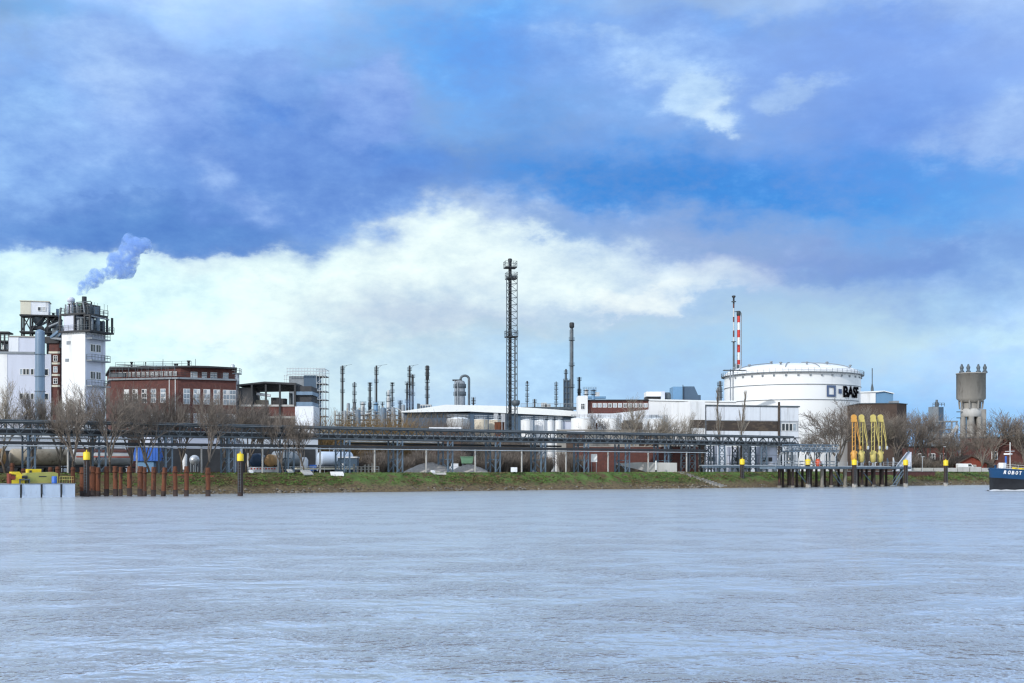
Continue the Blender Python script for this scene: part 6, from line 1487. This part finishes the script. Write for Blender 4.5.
# ================================================================ trees and undergrowth (winter, bare)
def grow(seed, H, spread, levels=4, lean=0.0, narrow=False, rmin=.02, twig=1.0):
    rr = random.Random(seed); tr, cr = MB(), MB()
    def limb(mb, p, d, L_, r, seg, up):
        pts = [p]; 
        for i in range(seg):
            jt_ = .06 if narrow else .16; d = (d+Vector((rr.gauss(0, jt_), rr.gauss(0, jt_), rr.gauss(0, .10)+up))).normalized(); p = p+d*(L_/seg); pts.append(p)
        n_ = 7 if r > .09 else 3
        for i in range(seg):
            r0 = max(rmin, r*(1-.5*i/seg)); r1 = max(rmin, r*(1-.5*(i+1)/seg)); mb.tube(pts[i], pts[i+1], r0, r1, n=n_, caps=False)
        return pts, d
    def rec(p, d, L_, r, lv):
        pts, dd = limb(cr, p, d, L_, r, 3 if lv < levels else 2, .05)
        if lv >= levels: return
        k = 4 if not narrow else 3
        for i in range(k):
            q = (.5 if lv == 0 else .35)+(.5 if lv == 0 else .65)*(i+rr.random()*.6)/k; j = min(len(pts)-2, int(q*(len(pts)-1))); b = pts[j].lerp(pts[j+1], q*(len(pts)-1)-j)
            a = rr.uniform(0, 6.283); sp = rr.uniform(.45, 1.0)*(.45 if narrow else 1)*spread
            e = dd.orthogonal().normalized(); g = dd.cross(e)
            nd = (dd+(e*math.cos(a)+g*math.sin(a))*sp+Vector((0, 0, .12))).normalized()
            rec(b, nd, L_*rr.uniform(.55, .80), r*.50, lv+1)
    th = H*(.20 if not narrow else .12); r0 = H*.017+.05
    pts, d = limb(tr, Vector((0, 0, -.3)), Vector((lean, 0, 1)).normalized(), th, r0, 3, 0)
    top = pts[-1]
    if narrow:
        pts2, d2 = limb(tr, top, Vector((0, 0, 1)), H*.8, r0*.7, 8, .1)
        for i in range(26):
            q = rr.random()**.8*7.5; j = int(q); b = pts2[j].lerp(pts2[j+1], q-j); a = rr.uniform(0, 6.283)
            rec(b, Vector((math.cos(a)*.35, math.sin(a)*.35, 1)).normalized(), H*.15*(1.2-q/9), .05, 2)
    else:
        nl = rr.choice((4, 5, 5))
        for i in range(nl):
            a = i*6.283/nl+rr.uniform(-.4, .4); t = rr.uniform(.35, .8)*spread
            rec(top-Vector((0, 0, rr.uniform(0, th*.25))), Vector((math.cos(a)*t+lean*.6, math.sin(a)*t, 1)).normalized(), H*rr.uniform(.30, .40), r0*.62, 0)
        rec(top, Vector((lean*.4, 0, 1)).normalized(), H*.38, r0*.7, 0)
    zz = sorted(v[2] for v in cr.v); k = H/zz[int(len(zz)*.995)]
    for mb in (tr, cr): mb.v = [(x*k, y*k, z*k if z > 0 else z) for x, y, z in mb.v]
    return tr, cr
kinds = {}
def kind(key, *a, mt='twigs_brown', **k):
    tr, cr = grow(*a, **k); kinds[key] = (tr.mesh('trunk', M['bark']), cr.mesh('crown', M[mt]))
RM = .0155
for i in range(7): kind('plane%d' % i, 20+i, 13, (.8, .7, .95, .75, .65, .9, .8)[i], rmin=RM, lean=(-.05, .06, 0, .14, -.12, .2, -.2)[i])
for i in range(2): kind('pale%d' % i, 40+i, 13, .75, rmin=RM, mt='twigs_pale')
for i in range(2): kind('poplar%d' % i, 60+i, 16, .55, narrow=True, rmin=.02, mt='twigs_pale')
kind('ochre0', 80, 8, 1.1, rmin=RM, mt='twigs_ochre')
kind('dense0', 90, 15, 1.0, rmin=.024)
def tree(key, px, top, Y, label, group, wide=1.0, name='bare_tree', cat='tree'):
    tm, cm_ = kinds[key]; h0 = max(v.co.z for v in cm_.vertices); f = Fr(px, Y); s = f.z(top)/(h0*.93)
    o = thing(name, label, cat, f.loc, rnd.uniform(0, 6.28), group); o.scale = (s*wide, s*wide, s)
    for nm, me in (('trunk', tm), ('crown', cm_)):
        c = bpy.data.objects.new(nm, me); col.objects.link(c); c.parent = o
g1 = 'bare trees along the left bank'
def Yp(px, t): return Yt(px, t)
for key, px, top, t, lab in [
    ('pale0', 6, 381, 17, 'pale bare tree at the left edge in front of the lavender block'), ('plane1', 30, 392, 18, 'bare tree below the windows of the lavender block'),
    ('plane0', 72, 386, 7.2, 'dark-trunked bare tree in front of the bridge, below the white tower'), ('pale1', 60, 384, 19, 'pale bare tree in front of the red brick stair shaft'),
    ('plane2', 92, 388, 18, 'bare tree behind the bridge directly above the yellow-capped post'), ('plane3', 110, 386, 7.4, 'bare tree leaning over the bridge in front of the striped wagon'),
    ('plane6', 132, 385, 18, 'bare tree behind the bridge above the left of the blue container'), ('plane5', 150, 388, 7.5, 'slanting bare tree in front of the blue container'),
    ('plane1', 166, 392, 18, 'bare tree behind the bridge just right of the blue container'), ('plane6', 181, 398, 17, 'bare tree covering the corner of the brick factory'),
    ('plane3', 203, 391, 7.5, 'bare tree in front of the bridge right of the silver ball vessel'), ('plane4', 222, 399, 18, 'bare tree behind the bridge under the right end of the brick factory'),
    ('plane5', 246, 392, 17, 'bare tree behind the bridge above the two lying drums'), ('plane1', 262, 402, 19, 'smaller bare tree behind the bridge in front of the open hall'),
    ('plane3', 284, 412, 7.5, 'thin forked bare tree in front of the bridge right of the tan drum'), ('plane4', 303, 418, 7.6, 'low forked bare tree beside the pump skid')]:
    tree(key, px, top, Yp(px, t), lab, g1, .8)
for i, px in enumerate(()): pass
g2 = 'bare trees in the works behind the bridge'
tree('pale0', 632, 398, 300, 'pale spindly tree among the white tanks in the middle right', g2, .9)
tree('pale1', 668, 408, 300, 'pale thin tree in front of the broad white tank left of the warehouse', g2, .8)
tree('pale0', 690, 412, 302, 'pale thin tree at the left end of the grey warehouse', g2, .7)
tree('poplar0', 719, 392, 296, 'left one of two slim poplars in front of the grey warehouse', g2, .8, 'poplar', 'poplar')
tree('poplar1', 741, 395, 296, 'right one of two slim poplars in front of the grey warehouse', g2, .8, 'poplar', 'poplar')
tree('plane2', 598, 412, 330, 'thin bare tree in front of the brick wing', g2, .7)
g3 = 'bare trees on the right bank'
for key, px, top, Y, lab, wd in [('dense0', 836, 401, 330, 'big round-crowned bare tree in front of the lettered tank', 1.05), ('plane0', 812, 424, 325, 'small bare tree left of the big round-crowned one', 1),
    ('plane1', 868, 412, 345, 'bare tree behind the orange loading arms', 1.2), ('plane3', 893, 413, 345, 'bare tree in front of the brown block behind the yellow arms', 1.2),
    ('pale1', 880, 409, 350, 'bare tree behind the two yellow loading arms', 1.0), ('plane2', 858, 408, 352, 'bare tree close behind the big round-crowned one', 1.0),
    ('plane2', 912, 414, 352, 'bare tree at the right corner of the brown block', 1.1), ('plane4', 928, 410, 360, 'bare tree in front of the grey process tower', 1.1),
    ('plane0', 944, 424, 350, 'lower bare tree between process tower and water tower', 1.1), ('plane2', 958, 428, 360, 'small bare tree at the left foot of the water tower', 1),
    ('dense0', 990, 412, 372, 'wide bare tree right of the water tower', 1.0), ('plane3', 1006, 414, 376, 'bare tree behind the ship mast near the right edge', 1.1), ('plane1', 1022, 421, 368, 'bare tree cut by the right edge of the picture', 1.1), ('plane4', 980, 432, 350, 'small bare tree in front of the gabled brick house', 1.0)]:
    tree(key, px, top, Y, lab, g3, wd)
# undergrowth: brown thicket under and behind the bridge
def thicket(name, label, spots, mt, seed):
    rr = random.Random(seed); b = MB()
    for (s, t, h, rad) in spots:
        c = Vector(P(s, t, G))
        for i in range(150):
            a = rr.uniform(0, 6.283); d = rad*math.sqrt(rr.random())*.35; p = c+Vector((math.cos(a)*d, math.sin(a)*d, -.1))
            L_ = h*rr.uniform(.5, 1.0); lean_ = Vector((math.cos(a)*rr.uniform(.0, .75), math.sin(a)*rr.uniform(0, .75), 1)).normalized()
            q = p+lean_*L_*.55; e = q+(lean_+Vector((rr.gauss(0, .3), rr.gauss(0, .3), .1))).normalized()*L_*.45
            b.tube(p, q, .05, .035, n=3, caps=False); b.tube(q, e, .035, .022, n=3, caps=False)
            for k in range(3):
                w0 = p.lerp(e, rr.uniform(.35, .95)); b.tube(w0, w0+Vector((rr.gauss(0, .5), rr.gauss(0, .5), rr.gauss(.3, .4)))*h*.16, .025, .02, n=3, caps=False)
    o = b.build(name, M[mt]); tag(o, label, 'thicket', kind='stuff')
sp = []
s_a, s_b = st(372, 26), st(590, 26); x = s_a
while x < s_b: sp.append((x, 26+rnd.uniform(-4, 7), rnd.uniform(3.4, 5.6), 2.2)); x += 1.5
thicket('undergrowth', 'dark brown bare thicket filling the space under the pipe bridge, centre', sp, 'twigs_brown', 5)
sp = []; x = st(322, 60)
while x < st(412, 60): sp.append((x, 60+rnd.uniform(-6, 8), rnd.uniform(11.5, 16), 3.6)); x += 1.5
thicket('undergrowth', 'ochre and brown scrub below the skyline columns left of centre', sp, 'twigs_ochre', 6)
sp = []; x = st(400, 75)
while x < st(470, 75): sp.append((x, 75+rnd.uniform(-6, 8), rnd.uniform(12.5, 16.5), 3.8)); x += 1.6
thicket('undergrowth', 'brown scrub in front of the white-roofed hall', sp, 'twigs_brown', 8)
sp = [(st(rnd.uniform(500, 526), 40), 40+rnd.uniform(-3, 3), rnd.uniform(7, 10), 1.5) for i in range(12)]
thicket('undergrowth', 'grey-brown bushes around the foot of the flare mast', sp, 'twigs_brown', 9)
sp = [(st(px, t), t, rnd.uniform(3, 6), 2.5) for px in range(905, 1060, 3) for t in (rnd.uniform(18, 30),)]
thicket('undergrowth', 'brown bare hedge along the right bank below the water tower', sp, 'twigs_brown', 10)
# backdrop of scrub so that the yard does not end in nothing
def hedge_mass(label, px0, px1, Y, top, mt):
    f0 = Fr(px0, Y); b = MB(); n_ = int((px1-px0)*1.0); rr = random.Random(px0)
    h = f0.z(top); L_ = (px1-px0)*f0.m; vs = []; 
    for i in range(700):
        x = rr.uniform(0, L_); y = rr.uniform(0, 8); hh_ = h*rr.uniform(.55, 1.0); 
        p = Vector((x, y, 0)); q = p+Vector((rr.gauss(0, .6), rr.gauss(0, .6), hh_)); b.tube(p, q, .22, .05, n=3, caps=False)
        for k in range(4):
            w0 = p.lerp(q, rr.uniform(.3, 1)); b.tube(w0, w0+Vector((rr.gauss(0, 1), rr.gauss(0, 1), rr.gauss(.7, .5))), .06, .04, n=3, caps=False)
    o = b.build('scrub', M[mt], None, f0.loc); tag(o, label, 'scrub', kind='stuff')
hedge_mass('far brown scrub line left of the skyline columns', 318, 410, 330, 430, 'twigs_brown')
hedge_mass('far brown scrub line between bund wall and warehouse', 560, 700, 300, 452, 'twigs_brown')
hedge_mass('far brown tree line beyond the water tower on the right', 900, 1080, 480, 432, 'twigs_brown')
